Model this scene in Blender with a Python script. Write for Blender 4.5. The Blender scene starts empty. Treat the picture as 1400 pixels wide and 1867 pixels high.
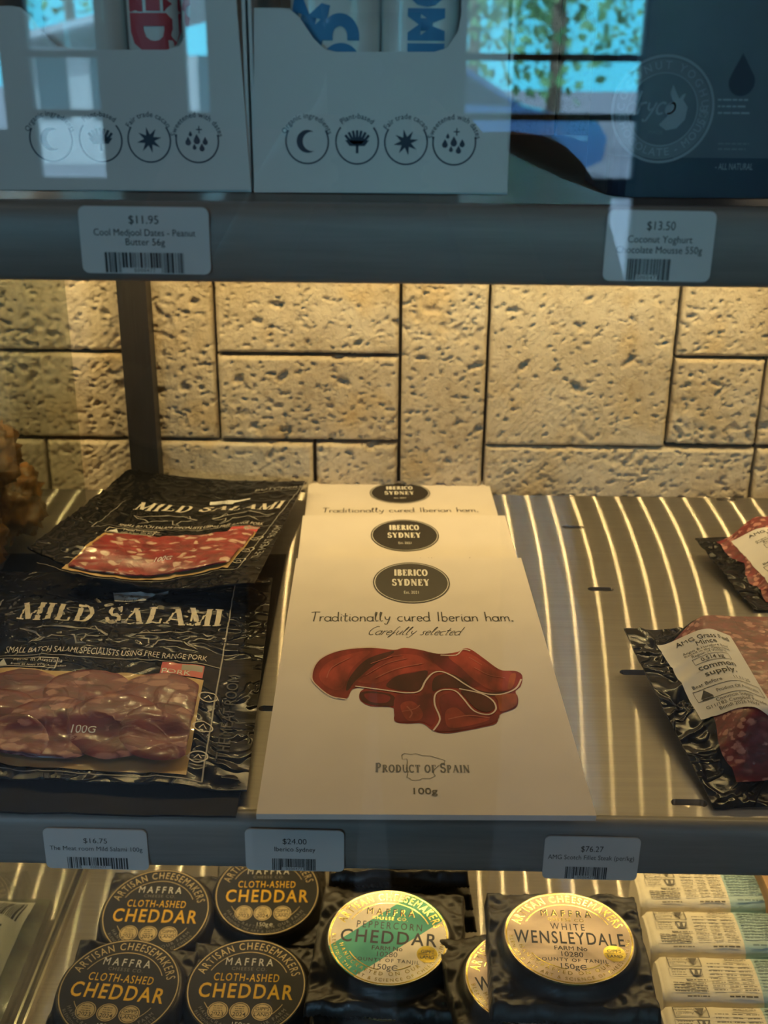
import bpy, bmesh, math, random
from mathutils import Vector, noise, geometry
from math import sin, cos, pi, radians, sqrt, hypot
C = bpy.context.scene.collection
sc = bpy.context.scene
rnd = random.Random(7)

# ------------------------------------------------------------------ camera
W = 0.16                                    # unit used to read distances off the photograph (metres)
FPX = 2050.0
TH, YAW, ROLL = radians(22.04), radians(0.8), radians(0.45)
EYE = Vector((0, 0, 1.5))
_h = Vector((-sin(YAW), cos(YAW), 0)); _r = Vector((cos(YAW), sin(YAW), 0)); _z = Vector((0, 0, 1))
_fw = _h*cos(TH) - _z*sin(TH); _up = _h*sin(TH) + _z*cos(TH)
_R = _r*cos(ROLL) + _up*sin(ROLL); _U = _up*cos(ROLL) - _r*sin(ROLL)
def ray(px, py): return _fw + _R*((px-700)/FPX) - _U*((py-933.5)/FPX)
def on_z(px, py, z): d = ray(px, py); return EYE + d*((z-1.5)/d.z)
def on_y(px, py, y): d = ray(px, py); return EYE + d*(y/d.y)
def proj(p):
    q = p - EYE; k = q.dot(_fw)
    return 700 + FPX*q.dot(_R)/k, 933.5 - FPX*q.dot(_U)/k
def hz(h): return 1.5 - h*W
cam = bpy.data.cameras.new('camera'); co = bpy.data.objects.new('camera', cam); C.objects.link(co)
from mathutils import Matrix
co.matrix_world = Matrix(((_R.x, _U.x, -_fw.x, 0), (_R.y, _U.y, -_fw.y, 0), (_R.z, _U.z, -_fw.z, 1.5), (0, 0, 0, 1)))
cam.sensor_fit = 'VERTICAL'; cam.sensor_height = 36.0; cam.lens = 36.0*FPX/1867.0
cam.clip_start = 0.01; cam.clip_end = 200
cam.dof.use_dof = True; cam.dof.focus_distance = 0.66; cam.dof.aperture_fstop = 12.0
sc.camera = co

# ------------------------------------------------------------------ sky, sun, exposure
w = bpy.data.worlds.new('sky'); sc.world = w; w.use_nodes = True
nt = w.node_tree; bg = nt.nodes['Background']
tc = nt.nodes.new('ShaderNodeTexCoord'); sx = nt.nodes.new('ShaderNodeSeparateXYZ'); rp = nt.nodes.new('ShaderNodeValToRGB')
nt.links.new(tc.outputs['Generated'], sx.inputs[0]); nt.links.new(sx.outputs[2], rp.inputs[0]); nt.links.new(rp.outputs[0], bg.inputs[0])
rp.color_ramp.elements[0].position = 0.09; rp.color_ramp.elements[0].color = (0.06, 0.40, 0.56, 1)
rp.color_ramp.elements[1].position = 0.22; rp.color_ramp.elements[1].color = (0.40, 0.60, 0.82, 1)
bg.inputs[1].default_value = 22.0
sun = bpy.data.lights.new('sun', 'SUN'); so = bpy.data.objects.new('sun', sun); C.objects.link(so)
sun.energy = 24.0; sun.angle = radians(0.6); sun.color = (0.52, 0.84, 1.0)
so.rotation_euler = Vector((0.35, -0.62, -0.7)).to_track_quat('-Z', 'Y').to_euler()
so.location = (0, 0, 12)
LED_STRENGTH = 1050.0
LED_COLOR = (1.0, 0.70, 0.275)
sc.view_settings.view_transform = 'Standard'; sc.view_settings.look = 'None'
sc.view_settings.exposure = 0.0; sc.view_settings.gamma = 1.0; sc.view_settings.use_curve_mapping = False
sc.cycles.max_bounces = 8; sc.cycles.diffuse_bounces = 4; sc.cycles.glossy_bounces = 4
sc.cycles.transparent_max_bounces = 12; sc.cycles.sample_clamp_indirect = 4.0
sc.cycles.use_denoising = True; sc.cycles.caustics_reflective = True; sc.cycles.caustics_refractive = False

# ------------------------------------------------------------------ materials
def mat(name, col, rough=0.5, metal=0.0, spec=0.5, coat=0.0, vary=0.12, vscale=40.0, bump=0.0, bscale=200.0, stretch=(1, 1, 1), emit=None, estr=0.0, coatr=0.08):
    m = bpy.data.materials.new(name); m.use_nodes = True
    N, L = m.node_tree.nodes, m.node_tree.links
    b = N['Principled BSDF']
    b.inputs['Roughness'].default_value = rough; b.inputs['Metallic'].default_value = metal
    b.inputs['Specular IOR Level'].default_value = spec; b.inputs['Coat Weight'].default_value = coat; b.inputs['Coat Roughness'].default_value = coatr
    t = N.new('ShaderNodeTexCoord'); mp = N.new('ShaderNodeMapping'); mp.inputs['Scale'].default_value = stretch
    L.new(t.outputs['Object'], mp.inputs[0])
    n = N.new('ShaderNodeTexNoise'); n.inputs['Scale'].default_value = vscale; n.inputs['Detail'].default_value = 4
    L.new(mp.outputs[0], n.inputs['Vector'])
    r = N.new('ShaderNodeValToRGB'); c = Vector(col)
    r.color_ramp.elements[0].position = 0.3; r.color_ramp.elements[1].position = 0.7
    r.color_ramp.elements[0].color = (*(c*(1-vary)), 1); r.color_ramp.elements[1].color = (*[min(1, x*(1+vary)) for x in c], 1)
    L.new(n.outputs['Fac'], r.inputs[0]); L.new(r.outputs[0], b.inputs['Base Color'])
    if bump:
        n2 = N.new('ShaderNodeTexNoise'); n2.inputs['Scale'].default_value = bscale; n2.inputs['Detail'].default_value = 5
        L.new(mp.outputs[0], n2.inputs['Vector'])
        bp = N.new('ShaderNodeBump'); bp.inputs['Strength'].default_value = 1.0; bp.inputs['Distance'].default_value = bump
        L.new(n2.outputs['Fac'], bp.inputs['Height']); L.new(bp.outputs[0], b.inputs['Normal'])
        if coat: L.new(bp.outputs[0], b.inputs['Coat Normal'])
    if emit:
        b.inputs['Emission Color'].default_value = (*emit, 1); b.inputs['Emission Strength'].default_value = estr
    return m

def crease(m, scale, dist, both=True):
    """thin sharp folds of stretched film over a material's own relief"""
    N, L = m.node_tree.nodes, m.node_tree.links; b = N['Principled BSDF']
    t = N.new('ShaderNodeTexCoord'); n = N.new('ShaderNodeTexNoise'); n.inputs['Scale'].default_value = scale; n.inputs['Detail'].default_value = 2; n.inputs['Distortion'].default_value = 1.2
    L.new(t.outputs['Object'], n.inputs['Vector'])
    s1 = N.new('ShaderNodeMath'); s1.operation = 'SUBTRACT'; s1.inputs[1].default_value = .5; L.new(n.outputs['Fac'], s1.inputs[0])
    s2 = N.new('ShaderNodeMath'); s2.operation = 'ABSOLUTE'; L.new(s1.outputs[0], s2.inputs[0])
    r = N.new('ShaderNodeValToRGB'); r.color_ramp.elements[0].position = 0; r.color_ramp.elements[0].color = (1,1,1,1); r.color_ramp.elements[1].position = .05; r.color_ramp.elements[1].color = (0,0,0,1); r.color_ramp.interpolation = 'EASE'
    L.new(s2.outputs[0], r.inputs[0])
    bp = N.new('ShaderNodeBump'); bp.inputs['Distance'].default_value = dist; L.new(r.outputs[0], bp.inputs['Height'])
    old = b.inputs['Normal'].links
    if old: L.new(old[0].from_socket, bp.inputs['Normal'])
    if both: L.new(bp.outputs[0], b.inputs['Normal'])
    L.new(bp.outputs[0], b.inputs['Coat Normal'])
    return m

def glass_mat(name, tint=(1, 1, 1), f0=0.04, rough=0.0):
    m = bpy.data.materials.new(name); m.use_nodes = True
    N, L = m.node_tree.nodes, m.node_tree.links; N.clear()
    out = N.new('ShaderNodeOutputMaterial'); mx = N.new('ShaderNodeMixShader'); tr = N.new('ShaderNodeBsdfTransparent'); gl = N.new('ShaderNodeBsdfGlossy')
    tr.inputs[0].default_value = (*tint, 1); gl.inputs['Roughness'].default_value = rough
    ge = N.new('ShaderNodeNewGeometry'); dt = N.new('ShaderNodeVectorMath'); dt.operation = 'DOT_PRODUCT'
    L.new(ge.outputs['Incoming'], dt.inputs[0]); L.new(ge.outputs['Normal'], dt.inputs[1])
    def mth(op, a, b):
        n = N.new('ShaderNodeMath'); n.operation = op
        for i, v in enumerate((a, b)):
            if v is None: continue
            if isinstance(v, (int, float)): n.inputs[i].default_value = v
            else: L.new(v, n.inputs[i])
        return n.outputs[0]
    c = mth('ABSOLUTE', dt.outputs['Value'], None); q = mth('SUBTRACT', 1.0, c); p5 = mth('POWER', q, 5.0)
    fac = mth('ADD', mth('MULTIPLY', p5, 1.0-f0), f0)
    L.new(fac, mx.inputs[0]); L.new(tr.outputs[0], mx.inputs[1]); L.new(gl.outputs[0], mx.inputs[2]); L.new(mx.outputs[0], out.inputs[0])
    return m

def steel_mat(name, rough, aniso, col=(0.62, 0.58, 0.52), base_rough=0.45, mix=0.5):
    """brushed sheet metal: long streak highlights across the brushing (along Y) over a broad soft sheen"""
    m = bpy.data.materials.new(name); m.use_nodes = True
    N, L = m.node_tree.nodes, m.node_tree.links; N.clear()
    out = N.new('ShaderNodeOutputMaterial'); mx = N.new('ShaderNodeMixShader')
    g = N.new('ShaderNodeBsdfAnisotropic'); g.distribution = 'GGX'
    g.inputs['Roughness'].default_value = rough; g.inputs['Anisotropy'].default_value = aniso
    tv = N.new('ShaderNodeCombineXYZ'); tv.inputs[0].default_value = 1.0
    L.new(tv.outputs[0], g.inputs['Tangent'])
    t = N.new('ShaderNodeTexCoord'); mp = N.new('ShaderNodeMapping'); mp.inputs['Scale'].default_value = (6, 160, 6)
    L.new(t.outputs['Object'], mp.inputs[0])
    n = N.new('ShaderNodeTexNoise'); n.inputs['Scale'].default_value = 3.0; n.inputs['Detail'].default_value = 6
    L.new(mp.outputs[0], n.inputs['Vector'])
    r = N.new('ShaderNodeValToRGB'); c = Vector(col)
    r.color_ramp.elements[0].color = (*(c*0.75), 1); r.color_ramp.elements[1].color = (*(c*1.2), 1)
    L.new(n.outputs['Fac'], r.inputs[0]); L.new(r.outputs[0], g.inputs['Color'])
    s = N.new('ShaderNodeBsdfPrincipled'); s.inputs['Metallic'].default_value = 0.7; s.inputs['Roughness'].default_value = base_rough
    L.new(r.outputs[0], s.inputs['Base Color'])
    mx.inputs[0].default_value = mix
    L.new(g.outputs[0], mx.inputs[1]); L.new(s.outputs[0], mx.inputs[2]); L.new(mx.outputs[0], out.inputs[0])
    return m

# ------------------------------------------------------------------ mesh builder
class MB:
    def __init__(s): s.v = []; s.f = []; s.mi = []; s.sm = []
    def add(s, vs, fs, mi=0, smooth=False):
        b = len(s.v); s.v += [tuple(p) for p in vs]
        for f in fs: s.f.append(tuple(b+i for i in f)); s.mi.append(mi); s.sm.append(smooth)
    def box(s, lo, hi, mi=0):
        x0, y0, z0 = lo; x1, y1, z1 = hi
        s.add([(x0,y0,z0),(x1,y0,z0),(x1,y1,z0),(x0,y1,z0),(x0,y0,z1),(x1,y0,z1),(x1,y1,z1),(x0,y1,z1)],
              [(0,3,2,1),(4,5,6,7),(0,1,5,4),(1,2,6,5),(2,3,7,6),(3,0,4,7)], mi)
    def grid(s, fn, nu, nv, mi=0, smooth=True, flip=False):
        vs = [fn(i/nu, j/nv) for j in range(nv+1) for i in range(nu+1)]
        q = nu+1
        fs = [(j*q+i, j*q+i+1, (j+1)*q+i+1, (j+1)*q+i) for j in range(nv) for i in range(nu)]
        if flip: fs = [f[::-1] for f in fs]
        s.add(vs, fs, mi, smooth)
    def prism(s, poly, axis_map, d0, d1, mi=0, smooth=False):
        """closed polygon (a,b) extruded from d0 to d1; axis_map(a,b,d)->point"""
        n = len(poly)
        s.add([axis_map(a, b, d0) for a, b in poly] + [axis_map(a, b, d1) for a, b in poly],
              [tuple(range(n))[::-1], tuple(range(n, 2*n))], mi)
        s.add([axis_map(a, b, d0) for a, b in poly] + [axis_map(a, b, d1) for a, b in poly],
              [(i, (i+1) % n, n+(i+1) % n, n+i) for i in range(n)], mi, smooth)
    def lathe(s, prof, o=(0,0,0), n=48, mi=0, smooth=True, sy=1.0):
        vs = [(o[0]+r*cos(2*pi*i/n), o[1]+r*sy*sin(2*pi*i/n), o[2]+z) for r, z in prof for i in range(n)]
        fs = [(j*n+i, j*n+(i+1) % n, (j+1)*n+(i+1) % n, (j+1)*n+i) for j in range(len(prof)-1) for i in range(n)]
        s.add(vs, fs, mi, smooth)
    def tube(s, pts, r, n=8, mi=0):
        pts = [Vector(p) for p in pts]; vs = []
        for i, p in enumerate(pts):
            t = (pts[min(i+1, len(pts)-1)] - pts[max(i-1, 0)]).normalized()
            a = t.cross(Vector((0.31, 0.2, 0.93))).normalized(); b = t.cross(a)
            vs += [p + (a*cos(2*pi*k/n) + b*sin(2*pi*k/n))*r for k in range(n)]
        fs = [(j*n+k, j*n+(k+1) % n, (j+1)*n+(k+1) % n, (j+1)*n+k) for j in range(len(pts)-1) for k in range(n)]
        m = len(pts)-1
        fs += [tuple(range(n))[::-1], tuple(m*n+k for k in range(n))]
        s.add(vs, fs, mi, True)
    def build(s, name, mats, parent=None, origin=None):
        me = bpy.data.meshes.new(name)
        o0 = Vector(origin) if origin is not None else Vector((0, 0, 0))
        me.from_pydata([tuple(Vector(p)-o0) for p in s.v], [], s.f)
        for m in (mats if isinstance(mats, (list, tuple)) else [mats]): me.materials.append(m)
        me.polygons.foreach_set('material_index', s.mi); me.polygons.foreach_set('use_smooth', s.sm); me.update()
        o = bpy.data.objects.new(name, me); C.objects.link(o)
        if origin is not None: o.location = o0
        if parent is not None:
            o.parent = parent
            wl = Vector((0, 0, 0)); p = parent
            while p is not None: wl += p.location; p = p.parent
            o.location = o.location - wl
        return o
def empty(name, loc=(0, 0, 0)):
    o = bpy.data.objects.new(name, None); C.objects.link(o); o.location = loc; o.empty_display_size = 0.02; return o
def tag(o, label, cat, group=None):
    o['label'] = label; o['category'] = cat
    if group: o['group'] = group
    return o
def struct(o): o['kind'] = 'structure'; return o
def sstep(a, b, x):
    t = min(1, max(0, (x-a)/(b-a))); return t*t*(3-2*t)

# ------------------------------------------------------------------ flat lettering
_tmpc = bpy.data.curves.new('type', 'FONT'); _tmpo = bpy.data.objects.new('type', _tmpc)
_tmpc.size = 1.0; _tmpc.dimensions = '2D'; _tmpc.fill_mode = 'BOTH'; _tmpc.resolution_u = 3
_G = {}
C.objects.link(_tmpo)
def _mesh(body, off):
    _tmpc.body = body; _tmpc.offset = off
    bpy.context.view_layer.update()
    dg = bpy.context.evaluated_depsgraph_get()
    me = bpy.data.meshes.new_from_object(_tmpo.evaluated_get(dg))
    vs = [(v.co.x, v.co.y) for v in me.vertices]; fs = [tuple(p.vertices) for p in me.polygons]
    bpy.data.meshes.remove(me)
    return vs, fs
def _wid(b): return max([x for x, y in _mesh(b, 0)[0]] or [0])
_W0 = _wid('||'); _CAP = max(y for x, y in _mesh('H', 0)[0])
def glyph(ch, off):
    if ch == 'M' and off < .05: off = 0                     # the outline of this letter cannot be thickened cleanly
    k = (ch, off)
    if k not in _G:
        a = _G[(ch, 0)][2] if (ch, 0) in _G else (_wid('|'+ch+'|') - _W0)/_CAP
        vs, fs = _mesh(ch, off*_CAP) if ch != ' ' else ([], [])
        _G[k] = ([(x/_CAP, y/_CAP) for x, y in vs], fs, a)
    return _G[k]
# a serif capital alphabet drawn from straight and curved strokes: (points, thickness) in a box of height 1
def _arc(cx, cy, rx, ry, a0, a1, n=12): return [(cx+rx*cos(radians(a0+(a1-a0)*i/n)), cy+ry*sin(radians(a0+(a1-a0)*i/n))) for i in range(n+1)]
TK, TN = 0.16, 0.06
def _sf(x, y, w=0.30): return ([(x-w/2, y), (x+w/2, y)], 0.055)
SERIF = {
 'M': (1.05, [([(.15,0),(.15,1)],TN),([(.12,1),(.5,.05)],TK),([(.5,.05),(.88,1)],TN),([(.88,0),(.88,1)],TK),_sf(.15,.03),_sf(.88,.03,.34),_sf(.1,.97,.2),_sf(.92,.97,.24)]),
 'I': (.42, [([(.2,0),(.2,1)],TK),_sf(.2,.03,.36),_sf(.2,.97,.36)]),
 'L': (.75, [([(.2,0),(.2,1)],TK),([(.05,.03),(.66,.03)],.06),([(.66,.0),(.68,.28)],.06),_sf(.2,.97,.36)]),
 'D': (.9, [([(.2,0),(.2,1)],TK),(_arc(.3,.5,.46,.47,90,-90),.13),([(.05,.97),(.32,.97)],.06),([(.05,.03),(.32,.03)],.06)]),
 'S': (.68, [(_arc(.32,.74,.22,.23,20,180)+_arc(.32,.74,.22,.23,180,270)[1:]+_arc(.34,.26,.25,.24,90,-90)[1:]+_arc(.34,.26,.27,.23,270,190)[1:],.12),([(.56,.72),(.56,.98)],.05),([(.07,.02),(.07,.3)],.05)]),
 'A': (.95, [([(.12,0),(.46,1)],TN),([(.46,1),(.8,0)],TK),([(.24,.33),(.68,.33)],.055),_sf(.12,.03,.26),_sf(.8,.03,.32)]),
 'B': (.78, [([(.2,0),(.2,1)],TK),(_arc(.32,.75,.26,.22,90,-90),.12),(_arc(.32,.27,.32,.24,90,-90),.13),([(.05,.97),(.34,.97)],.06),([(.2,.52),(.34,.52)],.06),([(.05,.03),(.34,.03)],.06)]),
 'E': (.74, [([(.2,0),(.2,1)],TK),([(.05,.97),(.62,.97)],.06),([(.2,.52),(.5,.52)],.06),([(.05,.03),(.66,.03)],.06),([(.62,.75),(.62,1)],.05),([(.66,0),(.67,.26)],.05),([(.5,.42),(.5,.62)],.05)]),
 'R': (.86, [([(.2,0),(.2,1)],TK),(_arc(.32,.74,.28,.23,90,-90),.12),([(.05,.97),(.34,.97)],.06),([(.2,.5),(.34,.5)],.06),([(.38,.5),(.78,.02)],.13),_sf(.2,.03,.34)]),
 'C': (.8, [(_arc(.44,.5,.36,.47,45,315,18),.13),([(.7,.68),(.72,1)],.05)]),
 'O': (.9, [(_arc(.44,.5,.36,.47,0,360,24),.13)]),
 'Y': (.86, [([(.1,1),(.43,.45)],TK),([(.76,1),(.43,.45)],TN),([(.43,0),(.43,.47)],TK),_sf(.1,.97,.28),_sf(.76,.97,.24),_sf(.43,.03,.34)]),
 'N': (.95, [([(.15,0),(.15,1)],TN),([(.13,1),(.8,0)],TK),([(.8,0),(.8,1)],TN),_sf(.15,.03,.28),_sf(.1,.97,.2),_sf(.8,.97,.28)]),
 'P': (.76, [([(.2,0),(.2,1)],TK),(_arc(.32,.72,.3,.25,90,-90),.12),([(.05,.97),(.34,.97)],.06),([(.2,.47),(.34,.47)],.06),_sf(.2,.03,.36)]),
 'T': (.8, [([(.4,0),(.4,1)],TK),([(.05,.97),(.75,.97)],.06),([(.06,.72),(.06,1)],.05),([(.74,.72),(.74,1)],.05),_sf(.4,.03,.36)]),
 'U': (.9, [([(.18,1),(.18,.35)]+_arc(.46,.35,.28,.33,180,360)+[(.74,1)],.11),_sf(.18,.97,.32),_sf(.74,.97,.26)]),
 'F': (.7, [([(.2,0),(.2,1)],TK),([(.05,.97),(.62,.97)],.06),([(.2,.52),(.5,.52)],.06),([(.62,.72),(.62,1)],.05),_sf(.2,.03,.36)]),
}
# a single-stroke handwriting alphabet (x-height 0.5)
def _o(cx=.22, cy=.25, r=.2, rx=None, a0=60, a1=420): return _arc(cx, cy, rx or r, r+.04, a0, a1, 14)
HAND = {
 'T': (.55, [[(.02,.95),(.3,1.0),(.6,.98)],[(.3,1.0),(.26,.5),(.2,0)]]),
 'r': (.36, [[(.08,.5),(.08,.0)],[(.08,.3),(.16,.46),(.26,.5),(.32,.46)]]),
 'a': (.5, [_o(),[(.42,.5),(.41,.15),(.46,.0)]]),
 'd': (.52, [_o(),[(.42,1.0),(.41,.15),(.46,.0)]]),
 'i': (.22, [[(.1,.5),(.09,.1),(.14,0)],[(.11,.68),(.12,.72)]]),
 't': (.36, [[(.16,.85),(.14,.1),(.2,0),(.3,.05)],[(.0,.55),(.32,.58)]]),
 'o': (.5, [_o(.23)]),
 'n': (.5, [[(.08,.5),(.08,0)],[(.08,.28),(.18,.46),(.3,.5),(.38,.4),(.4,.0)]]),
 'l': (.32, [[(.06,.3),(.16,.7),(.2,.95),(.13,1.0),(.08,.8),(.08,.15),(.16,0),(.26,.08)]]),
 'y': (.5, [[(.08,.5),(.12,.25),(.22,.15),(.34,.25)],[(.42,.5),(.34,.1),(.2,-.3),(.08,-.32),(.05,-.22)]]),
 'c': (.42, [_arc(.23,.25,.2,.25,50,310,12)]),
 'u': (.5, [[(.08,.5),(.09,.15),(.18,.02),(.3,.1),(.4,.35)],[(.41,.5),(.41,.12),(.46,0)]]),
 'e': (.44, [[(.06,.26),(.36,.3)]+_arc(.22,.26,.17,.25,10,320,12)]),
 'I': (.28, [[(.13,1.0),(.11,0)]]),
 'b': (.5, [[(.08,1.0),(.08,0)],_arc(.24,.25,.17,.25,150,-150,12)]),
 'h': (.5, [[(.08,1.0),(.08,0)],[(.08,.28),(.18,.46),(.3,.5),(.38,.4),(.4,.0)]]),
 'm': (.72, [[(.08,.5),(.08,0)],[(.08,.28),(.16,.46),(.26,.5),(.33,.4),(.34,.0)],[(.34,.28),(.44,.46),(.54,.5),(.6,.4),(.62,0)]]),
 '.': (.24, [[(.05,.0),(.08,.06),(.13,.06),(.14,.0),(.08,.0)]]),
 'C': (.62, [_arc(.36,.5,.32,.5,60,300,16)]),
 'f': (.34, [[(.3,.95),(.2,1.0),(.14,.8),(.08,-.2),(.0,-.34),(-.02,-.2),(.1,.1),(.26,.3)]]),
 's': (.36, [[(.3,.48),(.14,.44),(.16,.3),(.28,.16),(.2,.02),(.04,.04)]]),
}
class Print:
    """flat printing gathered in label coordinates (metres); layers keep their order"""
    def __init__(s): s.items = []
    def tri(s, vs, fs, mi): s.items.append((vs, fs, mi))
    def width(s, t, h, xs=1.0, track=0.0, face='sans'):
        if face == 'sans': return sum(glyph(c, 0)[2]*xs*h + track for c in t) - track
        A = SERIF if face == 'serif' else HAND
        return sum((A[c][0] if c in A else .4)*xs*h + track for c in t) - track
    def _char(s, c, h, xs, bold, face):
        if face == 'sans':
            vs, fs, a = glyph(c, bold); return [([(x*h*xs, y*h) for x, y in vs], fs)], a*xs*h
        A = SERIF if face == 'serif' else HAND
        if c not in A: return [], .4*xs*h
        out = []
        for st in A[c][1]:
            pts, th = st if face == 'serif' else (st, .07+bold)
            out.append(ribbon([(x*h*xs, y*h) for x, y in pts], th*h))
        return out, A[c][0]*xs*h
    def text(s, t, x, y, h, mi, align='C', xs=1.0, track=0.0, bold=0.0, shear=0.0, face='sans', rot=0.0, arc=None):
        wd = s.width(t, h, xs, track, face)
        cx = -wd/2 if align == 'C' else (0 if align == 'L' else -wd)
        cr, sr = cos(rot), sin(rot)
        for c in t:
            parts, a = s._char(c, h, xs, bold, face)
            for vs, fs in parts:
                vv = [(px+cx+shear*py, py) for px, py in vs]
                if arc:                        # arc = (radius, centre angle in degrees, outward)
                    R0, ac, outw = arc; q = []
                    mid = (cx + a/2); ang = radians(ac) - (mid/R0 if outw else -mid/R0)
                    for px, py in vv:
                        lx = px-mid
                        if outw: q.append((x+(R0+py)*cos(ang)+lx*sin(ang), y+(R0+py)*sin(ang)-lx*cos(ang)))
                        else: q.append((x+(R0-py)*cos(ang)-lx*sin(ang), y+(R0-py)*sin(ang)+lx*cos(ang)))
                    vv = q
                else:
                    vv = [(x+px*cr-py*sr, y+px*sr+py*cr) for px, py in vv]
                s.tri(vv, fs, mi)
            cx += a + track
        return s
    def rect(s, x0, y0, x1, y1, mi): s.tri([(x0,y0),(x1,y0),(x1,y1),(x0,y1)], [(0,1,2,3)], mi)
    def frame(s, x0, y0, x1, y1, th, mi):
        s.rect(x0,y0,x1,y0+th,mi); s.rect(x0,y1-th,x1,y1,mi); s.rect(x0,y0,x0+th,y1,mi); s.rect(x1-th,y0,x1,y1,mi)
    def poly(s, pts, mi):
        t = geometry.tessellate_polygon([[Vector((a, b, 0)) for a, b in pts]])
        fs = []
        for f in t:
            a, b, c = [Vector(pts[i]) for i in f]
            cr = (b-a).cross(c-a) if hasattr((b-a), 'cross') else 0
            fs.append(tuple(f) if cr > 0 else tuple(f[::-1]))
        s.tri(list(pts), fs, mi)
    def disc(s, x, y, rx, ry, mi, n=40): s.tri([(x+rx*cos(2*pi*i/n), y+ry*sin(2*pi*i/n)) for i in range(n)], [tuple(range(n))], mi)
    def ring(s, x, y, rx, ry, th, mi, a0=0, a1=360, n=48):
        vs = []
        for i in range(n+1):
            a = radians(a0+(a1-a0)*i/n); vs += [(x+rx*cos(a), y+ry*sin(a)), (x+(rx-th)*cos(a), y+(ry-th)*sin(a))]
        s.tri(vs, [(2*i, 2*i+2, 2*i+3, 2*i+1) for i in range(n)], mi)
    def line(s, pts, th, mi):
        vs, fs = ribbon(pts, th); s.tri(vs, fs, mi)
    def barcode(s, x0, y0, x1, y1, mi, seed=1, n=34):
        r = random.Random(seed); x = x0; u = (x1-x0)/(n*2.1)
        while x < x1:
            wd = u*r.choice([.7, .7, 1.4, 2.2]); s.rect(x, y0, min(x+wd, x1), y1, mi); x += wd + u*r.choice([.7, .7, 1.4])
    def lines(s, x0, y0, x1, y1, rows, h, mi, seed=1, dens=.75):
        """small print too fine to read: short word-like dashes"""
        r = random.Random(seed)
        for k in range(rows):
            yy = y1-(y1-y0)*(k+.5)/rows; x = x0; end = x1 - (x1-x0)*r.random()*.15
            while x < end:
                wd = h*r.uniform(1.2, 5); s.rect(x, yy-h/2, min(x+wd, end), yy+h/2, mi); x += wd+h*.7
    def emit(s, mb, fn, base=0.0002, step=0.00003, maxe=None, mimap=None, grow=None):
        """fn(u,v,offset)->point"""
        lay, last = 0, None
        for k, (vs, fs, mi) in enumerate(s.items):
            if last is not None and mi != last: lay += 1
            last = mi
            vs = list(vs); fs = [tuple(f) for f in fs]
            if maxe:
                tri = []
                for f in fs:
                    for j in range(1, len(f)-1): tri.append((f[0], f[j], f[j+1]))
                out, guard = [], 0
                while tri:
                    t = tri.pop(); guard += 1
                    L = [(hypot(vs[t[i]][0]-vs[t[(i+1) % 3]][0], vs[t[i]][1]-vs[t[(i+1) % 3]][1]), i) for i in range(3)]
                    l, i = max(L)
                    if l > maxe and guard < 60000:
                        a, b, c = t[i], t[(i+1) % 3], t[(i+2) % 3]
                        vs.append(((vs[a][0]+vs[b][0])/2, (vs[a][1]+vs[b][1])/2)); m = len(vs)-1
                        tri += [(a, m, c), (m, b, c)]
                    else: out.append(t)
                fs = out
            off = base + min(step, .00002)*min(lay, 40)
            mb.add([fn(a, b, off) for a, b in vs], fs, mi if mimap is None else mimap[mi], bool(maxe))
def ribbon(pts, th):
    n = len(pts); vs = []
    for i, (x, y) in enumerate(pts):
        a = pts[max(i-1, 0)]; b = pts[min(i+1, n-1)]
        dx, dy = b[0]-a[0], b[1]-a[1]; l = hypot(dx, dy) or 1
        nx, ny = -dy/l*th/2, dx/l*th/2
        vs += [(x-nx, y-ny), (x+nx, y+ny)]
    return vs, [(2*i, 2*i+2, 2*i+3, 2*i+1) for i in range(n-1)]

# ------------------------------------------------------------------ the shop room
YG = 0.405                                   # front glass of the display fridge
YW = 0.936                                   # face of the stone wall behind it
M_plaster = mat('shop_plaster', (0.10, 0.095, 0.09), 0.8, bump=0.0005, bscale=60)
M_floor = mat('shop_floor', (0.12, 0.11, 0.10), 0.5, vscale=3, vary=.25)
M_dark = mat('dark_metal', (0.028, 0.028, 0.032), 0.4, metal=0.0, vscale=80)
M_black = mat('black_frame', (0.015, 0.015, 0.017), 0.45)
M_pane = glass_mat('window_glass', (.96, .98, 1), .03)
def rv(px, py, y):                            # a point of the room that the front glass mirrors to a pixel
    p = on_y(px, py, 2*YG - y); return p.x, p.z
m = MB(); m.box((-3.2,-3.3,-.1), (3.2,1.15,0)); struct(m.build('floor', M_floor))
m = MB(); m.box((-3.3,-3.4,2.8), (3.3,1.25,2.9)); struct(m.build('ceiling', M_plaster))
m = MB(); m.box((-3.3,-3.3,0), (-3.2,1.15,2.8)); struct(m.build('wall_left', M_plaster))
m = MB(); m.box((3.2,-3.3,0), (3.3,1.15,2.8)); struct(m.build('wall_right', M_plaster))
YF = -3.2
WIN = []                                      # (x0, x1, z0, z1) openings towards the street
for pa, pb, bot, top in ((-260, 18, 245, 2.3), (60, 200, 335, 2.3), (330, 390, 215, 2.3), (835, 1165, 335, 2.3), (1092, 1150, 560, None)):
    x0 = rv(pa, bot, YF)[0]; x1 = rv(pb, bot, YF)[0]; z0 = rv(pa, bot, YF)[1]
    WIN.append([x0, x1, z0, top if top else rv(pa, 350, YF)[1]])
WIN[4][3] = WIN[3][2]-0.03
xs = sorted({-3.2, 3.2} | {a for q in WIN for a in q[:2]}); zs = sorted({0, 2.8} | {a for q in WIN for a in q[2:]})
m = MB()
for i in range(len(xs)-1):
    for j in range(len(zs)-1):
        cx, cz = (xs[i]+xs[i+1])/2, (zs[j]+zs[j+1])/2
        if not any(q[0] < cx < q[1] and q[2] < cz < q[3] for q in WIN): m.box((xs[i], YF-.1, zs[j]), (xs[i+1], YF, zs[j+1]))
struct(m.build('wall_front', M_plaster))
zb1 = rv(900, 104, YF)[1]; zb2 = rv(900, 214, YF)[1]
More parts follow.
